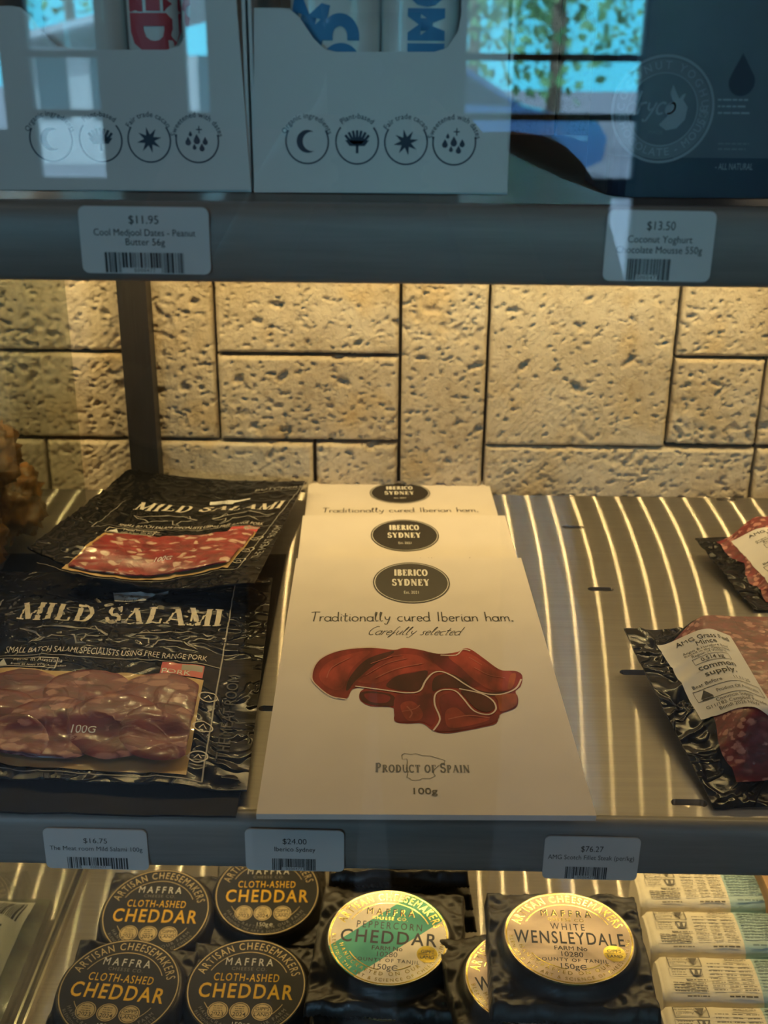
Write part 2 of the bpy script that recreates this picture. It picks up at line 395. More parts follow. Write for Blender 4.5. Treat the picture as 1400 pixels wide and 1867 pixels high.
for k, (x0, x1, z0, z1) in enumerate(WIN):
    m = MB(); t = .018
    m.box((x0, YF-.08, z0), (x0+t, YF-.03, z1)); m.box((x1-t, YF-.08, z0), (x1, YF-.03, z1))
    m.box((x0+t, YF-.08, z0), (x1-t, YF-.03, z0+t)); m.box((x0+t, YF-.08, z1-t), (x1-t, YF-.03, z1))
    for zb in (zb1, zb2):
        if z0 < zb-.03 and k in (1, 3): m.box((x0+t, YF-.075, zb-.012), (x1-t, YF-.035, zb+.012))
    fr = struct(m.build('window_%d' % (k+1), M_black))
    g = MB(); g.box((x0+t, YF-.058, z0+t), (x1-t, YF-.052, z1-t)); g.build('pane', M_pane, fr)
    pl = bpy.data.lights.new('window_portal', 'AREA'); pl.shape = 'RECTANGLE'; pl.size = x1-x0; pl.size_y = z1-z0; pl.cycles.is_portal = True
    po = bpy.data.objects.new('window_portal', pl); C.objects.link(po); po.location = ((x0+x1)/2, YF-.005, (z0+z1)/2); po.rotation_euler = (radians(90), 0, 0)

# ------------------------------------------------------------------ street outside
M_road = mat('asphalt', (0.16, 0.16, 0.17), .9, vscale=8)
M_white = mat('render_white', (.75, .74, .70), .8); M_leaf = mat('leaves', (.16, .34, .12), .6, vary=.5, vscale=3)
M_bark = mat('bark', (.20, .14, .09), .9, bump=.01, bscale=20); M_roof = mat('roof_sheet', (.7, .72, .72), .5)
M_carp = mat('car_paint', (.06, .14, .28), .18, metal=.3, coat=1.0); M_rub = mat('rubber', (.012, .012, .012), .7); M_chr = mat('wheel_alloy', (.45, .46, .48), .3, metal=1.0)
M_wing = mat('dark_glazing', (.02, .03, .04), .05, spec=.8)
m = MB(); m.box((-40,-60,-.2), (40,-3.45,-.05)); struct(m.build('street', M_road))
# parked car, nose to the right, its front wheel where the glass mirrors it
YC = -14.2; wx, wz = rv(985, 282, YC); G0 = -.05
car = tag(empty('car', (wx, YC, G0)), 'blue car parked across the street, mirrored in the fridge glass', 'car')
prof = [(.78,.35),(.82,.62),(.70,.80),(-.25,.98),(-.95,1.42),(-2.2,1.46),(-3.0,1.05),(-3.35,1.0),(-3.4,.40),(-3.2,.28),(.6,.26)]
mb = MB(); mb.prism([(a, b) for a, b in prof], lambda a, b, d: (wx+a, YC+d, G0+b), -1.6, .08); mb.build('body', M_carp, car)
mb = MB(); mb.prism([(-.38,1.0),(-.97,1.36),(-2.15,1.4),(-2.75,1.05)], lambda a, b, d: (wx+a, YC+d, G0+b), .085, .092); mb.build('side_window', M_wing, car)
mb = MB(); mb.add([(wx-.24,YC-1.5,G0+1.0),(wx-.24,YC-.02,G0+1.0),(wx-.93,YC-.15,G0+1.425),(wx-.93,YC-1.38,G0+1.425)], [(0,1,2,3)]); 
mb.add([(wx-.23,YC-1.5,G0+1.01),(wx-.23,YC-.02,G0+1.01),(wx-.92,YC-.15,G0+1.435),(wx-.92,YC-1.38,G0+1.435)], [(0,1,2,3)]); mb.build('windscreen', M_wing, car)
for ax in (0, -2.55):
    for ay in (.02, -1.55):
        mb = MB(); n = 28
        for r, y0, y1, mi in ((.33, -.11, .10, 0), (.21, -.1, .112, 1)):
            mb.prism([(r*cos(2*pi*i/n), r*sin(2*pi*i/n)) for i in range(n)], lambda a, b, d: (wx+ax+a, YC+ay+d, G0+.33+b), y0, y1, mi)
        mb.build('wheel', [M_rub, M_chr], car)
# white house with a pale sheet roof
YH = -17.0; hx0, _ = rv(20, 150, YH); hx1, _ = rv(420, 150, YH); zr0 = rv(60, 92, YH)[1]; zr1 = rv(200, 62, YH)[1]
hs = tag(empty('house', (hx0, YH, G0)), 'white low house with a pale sheet roof across the street', 'house')
mb = MB(); mb.box((hx0, YH-5, G0), (hx1, YH, zr0-.05)); mb.build('wall_block', M_white, hs)
mb = MB(); mb.prism([(hx0-.4, zr0-.05), (hx1+.4, zr0+.9), (hx1+.4, zr0+1.0), (hx0-.4, zr0+.05)], lambda a, b, d: (a, d, b), YH-5.3, YH+.5); mb.build('roof', M_roof, hs)
for k in range(4):
    xx = hx0+.4+k*.8; mb = MB(); mb.box((xx, YH-.02, .6), (xx+.45, YH+.03, 1.5)); mb.build('window', M_wing, hs)
# trees
def tree(px, y, hgt, r, label, n=700):
    x, _ = rv(px, 100, y)
    t = tag(empty('tree', (x, y, G0)), label, 'tree', 'street trees across the road')
    mb = MB(); mb.tube([(x, y, G0), (x+.05, y, hgt*.35), (x-.05, y+.05, hgt*.7)], .12); mb.build('trunk', M_bark, t)
    mb = MB(); rr = random.Random(px)
    for i in range(n):
        d = Vector((rr.gauss(0,1), rr.gauss(0,1), rr.gauss(0,1))).normalized()*(rr.random()**.45)
        c = Vector((x+d.x*r, y+d.y*r, hgt*.62+d.z*hgt*.48)); a = Vector((rr.gauss(0,1), rr.gauss(0,1), rr.gauss(0,1))).normalized()*.11
        b = a.cross(Vector((rr.gauss(0,1), rr.gauss(0,1), rr.gauss(0,1)))).normalized()*.07
        mb.add([c-a, c+b, c+a, c-b], [(0,1,2,3)])
    mb.build('foliage', M_leaf, t)
tree(1012, -17.5, 5.2, 1.3, 'leafy street tree with its trunk behind the parked car')
tree(860, -22.5, 5.0, 2.0, 'wide green street tree beyond the roof of the parked car', 1100)
tree(1230, -28, 5.6, 2.2, 'green street tree beyond the bonnet of the parked car', 1100)
tree(130, -26, 6.5, 2.6, 'tall street tree behind the white house', 1000)

# ------------------------------------------------------------------ stone wall behind the fridge
def pits_of(seed, x0, x1, z0, z1, dens):
    r = random.Random(seed); n = int((x1-x0)*(z1-z0)*dens); out = []
    for _ in range(n):
        big = r.random() < .035
        rad = r.uniform(.0026, .0050) if big else r.uniform(.0009, .0021)
        out.append((r.uniform(x0, x1), r.uniform(z0, z1), rad*r.uniform(1, 1.9), rad*r.uniform(.6, 1), r.uniform(-.6, .9), rad*r.uniform(.8, 1.5)))
    return out
ztop = on_y(560, 647, YW).z; zmid = on_y(560, 805, YW).z; xp = on_y(88, 850, YW).x; xd = on_y(574, 850, YW).x; xi = on_y(1389, 730, YW).x
XA, XB, XF, XG = -.1575, 0.0, .074, .2325
ZU, ZL = 1.40, 1.10
FINE = [(-.42,-.222,ztop,ZU),(-.42,-.222,zmid,ztop),(-.42,xp,ZL,zmid),(xp,-.222,ZL,zmid),(-.222,XA,zmid,ZU),(XA,XB,ztop,ZU),(XA,XB,zmid,ztop),
        (-.222,xd,ZL,zmid),(xd,XB,ZL,zmid),(XB,XF,ZL,ZU),(XF,XG,zmid-.002,ZU),(XG,.42,ztop+.001,ZU),(XG,xi,zmid,ztop+.001),(xi,.42,zmid,ztop+.001),(XF,xi+.001,ZL,zmid-.001),(xi+.001,.42,ZL,zmid-.001)]
COARSE = [(-.42,-.1,ZU,1.62),(-.1,.12,ZU,1.62),(.12,.42,ZU,1.62),(-.42,.0,1.62,1.9),(.0,.42,1.62,1.9),(-.42,-.1,.82,ZL),(-.1,.2,.82,ZL),(.2,.42,.82,ZL),
          (-1.1,-.7,.82,1.2),(-.7,-.42,.82,1.19),(-1.1,-.7,1.2,1.9),(-.7,-.42,1.19,1.9),(.42,.8,.82,1.3),(.42,.8,1.3,1.9)]
mb = MB()
mb.box((-3.2, YW+.012, 0), (3.2, YW+.12, 2.8), 1)
def stone(k, x0, x1, z0, z1, step):
    g = .0016; x0 += g*rnd.uniform(.6,1.2); x1 -= g*rnd.uniform(.6,1.2); z0 += g*rnd.uniform(.6,1.1); z1 -= g*rnd.uniform(.6,1.1)
    nx, nz = max(4, int((x1-x0)/step)), max(4, int((z1-z0)/step))
    P = pits_of(k, x0, x1, z0, z1, rnd.choice([12000, 17000, 22000])) if step < .005 else []
    cell = {}
    for p in P:
        R = p[2]*1.3
        for a in range(int((p[0]-R)/.01)-1, int((p[0]+R)/.01)+2):
            for b in range(int((p[1]-R)/.01)-1, int((p[1]+R)/.01)+2): cell.setdefault((a, b), []).append(p)
    lift = rnd.uniform(0, .003); sc_ang = radians(rnd.choice([35, 35, -30, 50])); off = Vector((k*3.1, k*1.7, 0))
    rough = rnd.uniform(.6, 1.3)
    def fn(u, v):
        x, z = x0+(x1-x0)*u, z0+(z1-z0)*v
        q = Vector((x, z, 0))+off
        wob = noise.noise(q*70)*.0009
        e = min(x-x0, x1-x, z-z0, z1-z)
        d = .0045*(1-sstep(0, .0036, e+wob+.0003))**2
        d -= lift + noise.fractal(q*60, 1.0, 2.0, 4)*.00075*rough + noise.noise(q*9)*.0012
        d -= noise.noise(q*330)*.00028*rough
        m_ = sstep(-.15, .3, noise.noise(q*13+Vector((9,4,2))))
        s_ = x*cos(sc_ang+pi/2)+z*sin(sc_ang+pi/2)
        d += m_*.00019*sin(s_*2*pi/.0052+noise.noise(q*60)*2.2)
        c = noise.noise(q*16+Vector((3,8,1)))       # eroded seams
        d += .0030*sstep(.22, .5, c)*sstep(.05, .35, noise.noise(q*130+Vector((1,2,3))))*rough
        for px, pz, ra, rb, an, dep in cell.get((int(x//.01), int(z//.01)), ()):
            dx, dz = x-px, z-pz; a = dx*cos(an)+dz*sin(an); b = -dx*sin(an)+dz*cos(an)
            rr = sqrt((a/ra)**2+(b/rb)**2) + noise.noise(q*300)*.4
            if rr < 1: d += dep*min(1, (1-rr)*2.6)
        return (x, YW+d, z)
    mb.grid(fn, nx, nz, 0, True)
    for edge in ((lambda t: (x0, x0+(x1-x0)*t, z0)), ):
        pass
    # returns: sides run back into the joint
    for side in range(4):
        n = nx if side < 2 else nz
        def fs(u, v, side=side):
            p = fn(u, 0) if side == 0 else fn(u, 1) if side == 1 else fn(0, u) if side == 2 else fn(1, u)
            return (p[0], p[1]*(1-v)+(YW+.0125)*v, p[2])
        mb.grid(fs, n, 1, 0, False, flip=side in (0, 3))
for k, q in enumerate(FINE): stone(k, *q, .00125)
for k, q in enumerate(COARSE): stone(50+k, *q, .012)
def stone_mat():
    m = bpy.data.materials.new('cut_limestone'); m.use_nodes = True
    N, L = m.node_tree.nodes, m.node_tree.links; b = N['Principled BSDF']; b.inputs['Roughness'].default_value = .85; b.inputs['Specular IOR Level'].default_value = .25
    t = N.new('ShaderNodeTexCoord')
    def nz(s, d=5, r=.55): n = N.new('ShaderNodeTexNoise'); n.inputs['Scale'].default_value = s; n.inputs['Detail'].default_value = d; n.inputs['Roughness'].default_value = r; L.new(t.outputs['Object'], n.inputs['Vector']); return n.outputs['Fac']
    def rp(f, stops):
        r = N.new('ShaderNodeValToRGB'); e = r.color_ramp.elements
        while len(e) < len(stops): e.new(.5)
        for x, (p, c) in zip(e, stops): x.position = p; x.color = (*c, 1)
        L.new(f, r.inputs[0]); return r.outputs[0]
    c1 = rp(nz(9), [(.3, (.46,.38,.27)), (.5, (.60,.52,.40)), (.7, (.66,.60,.50))])
    c2 = rp(nz(17, 3), [(.55, (0,0,0)), (.85, (.8,.8,.8))])
    mx = N.new('ShaderNodeMixRGB'); mx.inputs[2].default_value = (.56,.38,.15,1); L.new(c2, mx.inputs[0]); L.new(c1, mx.inputs[1])
    mg = N.new('ShaderNodeMixRGB'); mg.blend_type = 'MULTIPLY'; mg.inputs[0].default_value = .55
    L.new(mx.outputs[0], mg.inputs[1]); L.new(rp(nz(150, 4, .7), [(.32, (.55,.5,.45)), (.5, (1,1,1))]), mg.inputs[2])
    L.new(mg.outputs[0], b.inputs['Base Color'])
    bp = N.new('ShaderNodeBump'); bp.inputs['Distance'].default_value = .0012; L.new(nz(420, 4, .7), bp.inputs['Height']); L.new(bp.outputs[0], b.inputs['Normal'])
    return m
M_joint = mat('dark_joint', (.07, .06, .045), .9)
struct(mb.build('wall_back', [stone_mat(), M_joint]))

# ------------------------------------------------------------------ display fridge: shell, posts, panes
XL, XR = -1.02, .72
ZS = [hz(.35), hz(2.25), hz(4.15)]           # tops of the three shelves
M_steel = steel_mat('brushed_steel', .42, .985, (.44, .41, .37), .45, .38)
M_rail = mat('grey_price_rail', (.215, .20, .185), .42, metal=.0, spec=.45, vscale=25, stretch=(1, 20, 20), vary=.08)
M_alu = mat('aluminium_profile', (.35, .34, .32), .4, metal=.8)
M_led = mat('led_phosphor', (.9, .75, .4), .5, emit=LED_COLOR, estr=LED_STRENGTH)
fr = tag(empty('display_fridge', (0, .67, 0)), 'tall dark open-shelved display fridge standing against the stone wall', 'fridge')
m = MB(); m.box((XL,.42,.0), (XR,.925,.09)); m.build('plinth', M_black, fr)
m = MB(); m.box((XL,.40,.09), (XR,.925,.76)); m.build('base_cabinet', M_dark, fr)
m = MB(); m.box((XL,.40,1.84), (XR,.925,2.05)); m.build('canopy', M_dark, fr)
for x in (XL, XR-.02): 
    m = MB(); m.box((x,.415,.76), (x+.02,.932,1.84)); m.build('side_panel', M_dark, fr)
M_post = mat('dark_post', (.026, .026, .030), .5, spec=.25, vscale=20, stretch=(30, 30, 1), vary=.2)
for x0, x1 in ((-.2325, -.2085), (.47, .494)):
    m = MB()
    for a, b in ((.762, ZS[2]-.0045), (ZS[2]+.0005, ZS[1]-.0045), (ZS[1]+.0005, ZS[0]-.0045), (ZS[0]+.0005, 1.84)): m.box((x0,.915,a), (x1,.9335,b))
    m.build('post', M_post, fr)
M_front = glass_mat('front_glass', (.97, .985, .99), .045)
m = MB(); m.box((XL, YG, .765), (XR, YG+.005, 1.835)); go = struct(m.build('window_glass_front', M_front))
M_side = glass_mat('side_glass', (.80, .83, .80), .06)
XPAN = -.272
gp = tag(empty('glass_divider', (XPAN, .66, ZS[2])), 'clear upright glass divider beside the salami and the cheddar', 'glass panel')
m = MB(); m.box((XPAN-.002,.482,ZS[2]+.002), (XPAN+.002,.9,ZS[1]-.0125)); m.build('lower_pane', M_side, gp)
m = MB(); m.box((XPAN-.002,.482,ZS[1]+.002), (XPAN+.002,.9,ZS[0]-.0125)); m.build('upper_pane', M_side, gp)
m = MB(); m.box((XPAN-.004,.482,ZS[2]+.0002), (XPAN-.0022,.9,ZS[2]+.008)); m.box((XPAN+.0022,.482,ZS[2]+.0002), (XPAN+.004,.9,ZS[2]+.008)); m.build('channel', mat('bright_channel', (.6,.58,.52), .2, metal=1.0), gp)

# ------------------------------------------------------------------ shelves
def slot_cutter(cx, cy, L=.019, Wd=.0066):
    r = Wd/2; pts = [(cx+L/2-r+r*cos(radians(a)), cy+r*sin(radians(a))) for a in range(-90, 91, 20)] + [(cx-L/2+r+r*cos(radians(a)), cy+r*sin(radians(a))) for a in range(90, 271, 20)]
    return pts
def holes_plate(m, x0, x1, y0, y1, z0, z1, slots):
    """sheet with slotted holes: top and bottom tessellated round the holes, walls inside them"""
    outer = [(x0,y0),(x1,y0),(x1,y1),(x0,y1)]
    loops = [[Vector((a, b, 0)) for a, b in outer]] + [[Vector((a, b, 0)) for a, b in s[::-1]] for s in slots]
    flat = [v for l in loops for v in l]
    tri = geometry.tessellate_polygon(loops)
    def ori(f): 
        a, b, c = [flat[i] for i in f]; return f if (b-a).cross(c-a).z > 0 else f[::-1]
    tri = [ori(tuple(f)) for f in tri]
    m.add([(v.x, v.y, z1) for v in flat], tri); m.add([(v.x, v.y, z0) for v in flat], [f[::-1] for f in tri])
    for l in [outer] + [s[::-1] for s in slots]:
        n = len(l); m.add([(a, b, z0) for a, b in l]+[(a, b, z1) for a, b in l], [(i, (i+1) % n, n+(i+1) % n, n+i) for i in range(n)])
SLOTS = [[], [on_z(x, y, ZS[1]).xy[:] for x, y in ((1325,911),(1045,961),(1095,1074),(1157,1226),(1256,1464),(500,1292))], []]
names = ['top shelf of the fridge holding white boxes and a round tub', 'middle shelf of the fridge holding salami, ham and mince packs', 'bottom shelf of the fridge holding cheeses and butter']
for k in range(3):
    z = ZS[k]
    sh = tag(empty('shelf', (0, .7, z)), 'steel ' + names[k], 'shelf', 'fridge shelves')
    m = MB(); holes_plate(m, XL+.021, XR-.021, .4785, .9335, z-.004, z, [slot_cutter(*s) for s in SLOTS[k]]); m.build('plate', M_steel, sh)
    m = MB()
    pr = [(.478, z+.0003)] + [(.4765-.0074*cos(radians(t))**.55, z-.0163-.0163*sin(radians(t))) for t in range(-88, 90, 11)] + [(.478, z-.033)]
    m.prism([(b, a) for a, b in pr], lambda a, b, d: (d, b, a), XL+.021, XR-.021, smooth=True)
    m.build('price_rail', M_rail, sh)
    if k < 2:
        m = MB(); m.box((XL+.03,.833,z-.0095), (XR-.03,.847,z-.0042)); st = m.build('led_strip', M_alu, sh)
        x = XL+.05
        while x < XR-.05:
            m = MB(); m.add([(x-.0009,.8345,z-.0097),(x+.0009,.8345,z-.0097),(x+.0009,.8455,z-.0097),(x-.0009,.8455,z-.0097)], [(0,3,2,1)]); x += .026
            m.build('led_chip', M_led, st)

# ------------------------------------------------------------------ packs: curved sheets pinned at four corners
class Patch:
    """a sheet through four corner points (BL, BR, TR, TL) with a height function (u, v) -> metres along its normal"""
    def __init__(s, bl, br, tr, tl, h=None):
        s.c = [Vector(p) for p in (bl, br, tr, tl)]; s.h = h or (lambda u, v: 0)
        s.n = (s.c[1]-s.c[0]).cross(s.c[3]-s.c[0]).normalized()
        s.w = (s.c[1]-s.c[0]).length; s.l = (s.c[3]-s.c[0]).length
    def at(s, u, v, off=0.0):
        a, b, c, d = s.c
        return a*((1-u)*(1-v)) + b*(u*(1-v)) + c*(u*v) + d*((1-u)*v) + s.n*(s.h(u, v)+off)
    def uv(s, px, py):
        u = v = .5
        for _ in range(25):
            x, y = proj(s.at(u, v)); x1, y1 = proj(s.at(u+1e-3, v)); x2, y2 = proj(s.at(u, v+1e-3))
            a, c, b, d = (x1-x)*1e3, (y1-y)*1e3, (x2-x)*1e3, (y2-y)*1e3
            det = a*d-b*c; ex, ey = px-x, py-y
            du, dv = (d*ex-b*ey)/det, (-c*ex+a*ey)/det
            u += max(-.3, min(.3, du)); v += max(-.3, min(.3, dv))
        return u, v
    def affine(s, p):
        """map label coordinates to the sheet through three (label x, label y, pixel x, pixel y) anchors"""
        (x0, y0, *a), (x1, y1, *b), (x2, y2, *c) = p
        A, B, Cc = s.uv(*a), s.uv(*b), s.uv(*c)
        m = Matrix(((x1-x0, x2-x0), (y1-y0, y2-y0))).inverted()
        def f(x, y, off=0.0):
            p_ = m @ Vector((x-x0, y-y0))
            return s.at(A[0]+(B[0]-A[0])*p_.x+(Cc[0]-A[0])*p_.y, A[1]+(B[1]-A[1])*p_.x+(Cc[1]-A[1])*p_.y, off)
        return f
    def slab(s, mb, nu, nv, th, mi=0, under=True):
        mb.grid(lambda u, v: s.at(u, v), nu, nv, mi)
        for k in range(4):
            n = nu if k < 2 else nv
            g = (lambda t, q: s.at(t, 0, -th*q), lambda t, q: s.at(t, 1, -th*q), lambda t, q: s.at(0, t, -th*q), lambda t, q: s.at(1, t, -th*q))[k]
            mb.grid(g, n, 1, mi, False, flip=k in (0, 3))
        if under: mb.grid(lambda u, v: s.at(u, v, -th), max(4, nu//3), max(4, nv//3), mi, True, flip=True)
def zp(px, py, h): return on_z(px, py, hz(h))
M_ink = mat('black_ink', (.018, .016, .016), .55); M_inkb = mat('blue_black_ink', (.03, .035, .06), .5)

# ------------------------------------------------------------------ white ham envelopes
M_card = mat('white_card', (.71, .645, .605), .75, spec=.12, vary=.03, vscale=30)
def hamm(n, c, v=.55): return mat(n, c, .6, spec=.15, vary=v, vscale=75, stretch=(1, .45, 1))
M_h = [hamm('ham_red', (.20,.022,.020)), hamm('ham_dark', (.055,.009,.009)), hamm('ham_bright', (.27,.036,.028)), hamm('ham_wine', (.15,.014,.020)), hamm('ham_orange', (.30,.065,.024)), hamm('ham_fat', (.66,.52,.46), .1), hamm('ham_sheen', (.38,.10,.08), .3)]
HP = lambda l: [(440+x/2.1212, 860+y/2.1212) for x, y in l]
def spl(P, closed=False, k=4):
    n = len(P); out = []
    for i in range(n if closed else n-1):
        g = (lambda j: P[j % n]) if closed else (lambda j: P[max(0, min(n-1, j))])
        a, b, c, d = g(i-1), g(i), g(i+1), g(i+2)
        for m in range(k):
            t = m/k; out.append(tuple(.5*(2*b[e]+(c[e]-a[e])*t+(2*a[e]-5*b[e]+4*c[e]-d[e])*t*t+(3*b[e]-a[e]-3*c[e]+d[e])*t**3) for e in (0, 1)))
    return out if closed else out+[P[-1]]
HAM = [
 (0, [(272,795),(285,748),(330,712),(400,690),(500,682),(590,690),(630,682),(690,690),(760,705),(830,700),(860,685),(890,690),(940,725),(980,755),(1010,770),(1060,772),(1086,790),(1080,830),(1060,850),(1070,880),(1060,915),(1000,940),(985,975),(930,990),(880,1000),(800,1013),(745,1005),(700,975),(640,975),(592,965),(588,915),(500,908),(460,885),(458,855),(475,838),(430,842),(405,880),(350,868),(300,838),(276,815)]),
 (2, [(300,795),(330,742),(420,706),(500,696),(430,760),(390,838),(340,838)]), (1, [(405,845),(420,795),(480,730),(560,700),(590,700),(510,752),(440,812),(418,842)]),
 (2, [(450,812),(520,770),(600,712),(680,712),(740,742),(800,770),(720,768),(620,785),(520,820)]), (1, [(560,832),(600,792),(660,780),(720,772),(705,820),(690,846),(640,850)]),
 (3, [(700,700),(770,712),(840,712),(880,760),(940,800),(900,835),(840,790),(780,768),(740,735)]), (2, [(800,716),(860,697),(930,732),(985,768),(1045,778),(1045,838),(970,848),(900,806),(850,760)]),
 (1, [(800,782),(850,800),(900,840),(970,856),(1030,850),(960,872),(880,845),(820,838),(775,838),(740,850),(745,800)]),
 (1, [(462,855),(520,852),(588,868),(588,908),(500,902),(464,884)]), (3, [(475,862),(530,860),(575,872),(560,895),(500,892)]),
 (3, [(598,868),(690,868),(735,860),(735,900),(752,950),(735,985),(700,970),(640,970),(596,960)]), (2, [(615,905),(660,890),(700,930),(690,962),(640,962)]),
 (3, [(765,880),(800,858),(830,858),(880,915),(950,945),(995,938),(980,970),(880,996),(800,1006),(752,1002),(775,950)]), (2, [(790,930),(830,915),(880,950),(960,960),(880,985),(800,990)]),
 (1, [(850,850),(920,858),(965,885),(980,915),(950,932),(905,918),(870,880)]), (4, [(985,866),(1060,862),(1066,890),(1055,912),(1002,930),(992,890)]), (4, [(1040,790),(1062,785),(1050,835),(1030,842)])]
HFAT = [(9, [(440,832),(560,848),(640,858),(690,850),(712,812),(740,782),(775,776),(820,795),(870,828),(930,858),(1000,864),(1060,842),(1082,805)]),
        (8, [(742,1004),(768,960),(748,905),(750,864),(780,846),(826,850),(858,880),(900,928),(955,942),(984,922),(972,888),(925,860),(842,842)]),
        (8, [(770,712),(830,712),(856,690),(885,696)]), (7, [(405,882),(345,870),(292,830),(272,797),(288,745),(335,708),(420,686),(520,680)])]
HSH = [(3, [(330,800),(350,760),(420,722)]), (3, [(480,790),(560,745),(640,725)]), (4, [(520,800),(600,765),(700,745)]), (3, [(500,745),(580,718),(620,712)]), (3, [(900,760),(960,790),(1020,800)]), (4, [(640,910),(660,935),(650,955)]), (3, [(620,930),(670,920),(690,905)]), (4, [(800,960),(880,945),(960,955)]), (3, [(880,720),(930,750)])]
def ham_pack(label, pts):
    p = Patch(*pts)
    root = tag(empty('ham_envelope', sum(p.c, Vector())/4 - Vector((0, 0, .006))), label, 'ham pack', 'white ham envelopes')
    return p, root
def ham_print(p, root, f, full):
    """f maps pixel-derived label coordinates (metres, origin at the logo) to the sheet"""
    mb = MB(); pr = Print(); M = [M_card, M_ink, M_inkb]
    p.slab(mb, 24, 30, .0032)
    pr.text('Traditionally cured Iberian ham.', SL[0], SL[1], SL[2], 1, face='hand', xs=SL[3], bold=-.005, rot=SL[4])
    if full:
        pr.text('Carefully selected', CA[0], CA[1], CA[2], 1, face='hand', xs=CA[3], bold=-.02, shear=.45)
        x0, x1, yb, hc = OR
        t = 'PRODUCT OF SPAIN'; k = Print(); wd = 0
        ww = sum(k.width(c, hc*(1.25 if i in (0, 11) else 1), 1, 0, 'serif')+hc*.14 for i, c in enumerate(t)); s_ = (x1-x0)/ww; x = x0
        for i, c in enumerate(t):
            hh_ = hc*(1.25 if i in (0, 11) else 1); a = k.width(c, hh_, s_, 0, 'serif')
            pr.text(c, x, yb, hh_, 2, 'L', xs=s_, face='serif'); x += a+hc*.14*s_
        pr.text('100g', *G100, 1, bold=.012)
        pr.line(SPAIN, .00035, 1)
    pr.emit(mb, f, .0002, .00002, maxe=.02)
    mb.build('envelope', M, root)
    mb = MB(); pr = Print(); rx, ry = LOGO
    pr.disc(0, 0, rx, ry, 0, 64); pr.ring(0, 0, rx*.965, ry*.955, .0005, 1, n=72)
    pr.text('IBERICO', *IB, 1, face='serif', xs=IBX, track=.0006); pr.text('SYDNEY', *SY, 1, face='serif', xs=SYX, track=.0008); pr.text('Est. 2021', *ES, 1, xs=ESX)
    pr.emit(mb, f, .0003, .00006); mb.build('logo_badge', [mat('badge_black', (.022, .019, .017), .5), mat('badge_cream', (.74, .70, .64), .5)], root)
    if full:
        mb = MB(); pr = Print()
        for mi, q in HAM: pr.poly([loc(*t) for t in HP(spl(q, True))], mi)
        for th, q in HSH: pr.line([loc(*t) for t in HP(spl(q))], th*.00022, 6)
        for th, q in HFAT: pr.line([loc(*t) for t in HP(spl(q))], th*.00012, 5)
        pr.emit(mb, f, .00025, .00002, maxe=.03); mb.build('ham_picture', M_h, root)
front = (zp(467,1484,2.15), zp(1087,1487,2.15), zp(950,1017,2.08), zp(540,1018,2.08))
fp, froot = ham_pack('white ham envelope on top of its fan with the ham picture in full view', front)
ex = (fp.c[1]-fp.c[0]).normalized(); _n = fp.n; ey = _n.cross(ex).normalized()
o_l = fp.at(*fp.uv(750, 1062))
def loc(px, py): q = fp.at(*fp.uv(px, py)) - o_l; return (q.dot(ex), q.dot(ey))
LOGO = ((loc(820,1062)[0]-loc(680,1062)[0])/2, (loc(750,1025)[1]-loc(750,1099)[1])/2)
def line_of(xa, xb, y, ytop): a, b, t = loc(xa, y), loc(xb, y), loc((xa+xb)/2, ytop); return (a[0]+b[0])/2, (a[1]+b[1])/2, t[1]-(a[1]+b[1])/2, b[0]-a[0]
_pr = Print()
q = line_of(566, 938, 1133, 1116); SL = (q[0], q[1], q[2], q[3]/_pr.width('Traditionally cured Iberian ham.', q[2], 1, 0, 'hand'), radians(.7))
q = line_of(668, 838, 1158, 1143); CA = (q[0], q[1], q[2], q[3]/_pr.width('Carefully selected', q[2], 1, 0, 'hand'))
q = line_of(716, 782, 1050.5, 1039); IB = q[:3]; IBX = .9*(q[3]-.0036)/_pr.width('IBERICO', q[2], 1, 0, 'serif')
q = line_of(712, 786, 1068.5, 1056.5); SY = q[:3]; SYX = .9*(q[3]-.004)/_pr.width('SYDNEY', q[2], 1, 0, 'serif')
q = line_of(736, 765, 1083, 1077); ES = (q[0], q[1], q[2]*.8); ESX = q[3]/_pr.width('Est. 2021', q[2]*.8)
q = line_of(684, 858, 1408.5, 1395); OR = (q[0]-q[3]/2, q[0]+q[3]/2, q[1], q[2])
q = line_of(755, 792, 1448, 1437); G100 = q[:3]
SPAIN = [loc(*t) for t in HP([(620,1097),(630,1090),(655,1094),(675,1091),(700,1099),(730,1100),(762,1110),(788,1118),(782,1130),(762,1138),(745,1155),(742,1165),(750,1178),(728,1188),(700,1187),(690,1193),(660,1195),(648,1185),(640,1184),(645,1160),(637,1152),(642,1125),(640,1112),(622,1113),(620,1097)])]
def onto(org, X, Y, N): return lambda x, y, off=0.0: org + X*x + Y*y + N*off
ham_print(fp, froot, onto(o_l, ex, ey, _n), True)
WD, LN = (fp.c[1]-fp.c[0]).length, ((fp.c[3]-fp.c[0]).length+(fp.c[2]-fp.c[1]).length)/2
lx, ly = fp.c[0]-o_l, fp.c[3]-o_l
for (tl, tr, h, hb, cpx, ky, lab) in (((552,940),(921,940),2.135,2.20,(738,976),.96,'white ham envelope in the middle of the fan, only its badge showing'),
                           ((563,877),(890,877),2.20,2.236,(729,899),.80,'white ham envelope lowest and furthest back in the fan, nearest the wall')):
    a, b = zp(*tl, h), zp(*tr, h); X = (b-a).normalized(); back = Vector((-X.y, X.x, 0)); drop = (hb-h)*W
    dn = (-back*LN + Vector((0, 0, -drop))).normalized()*LN
    p, root = ham_pack(lab, (a+dn, b+dn, b, a))
    N = p.n; Y = N.cross(X).normalized(); c = p.at(*p.uv(*cpx))
    ham_print(p, root, onto(c, X, Y*ky, N), False)

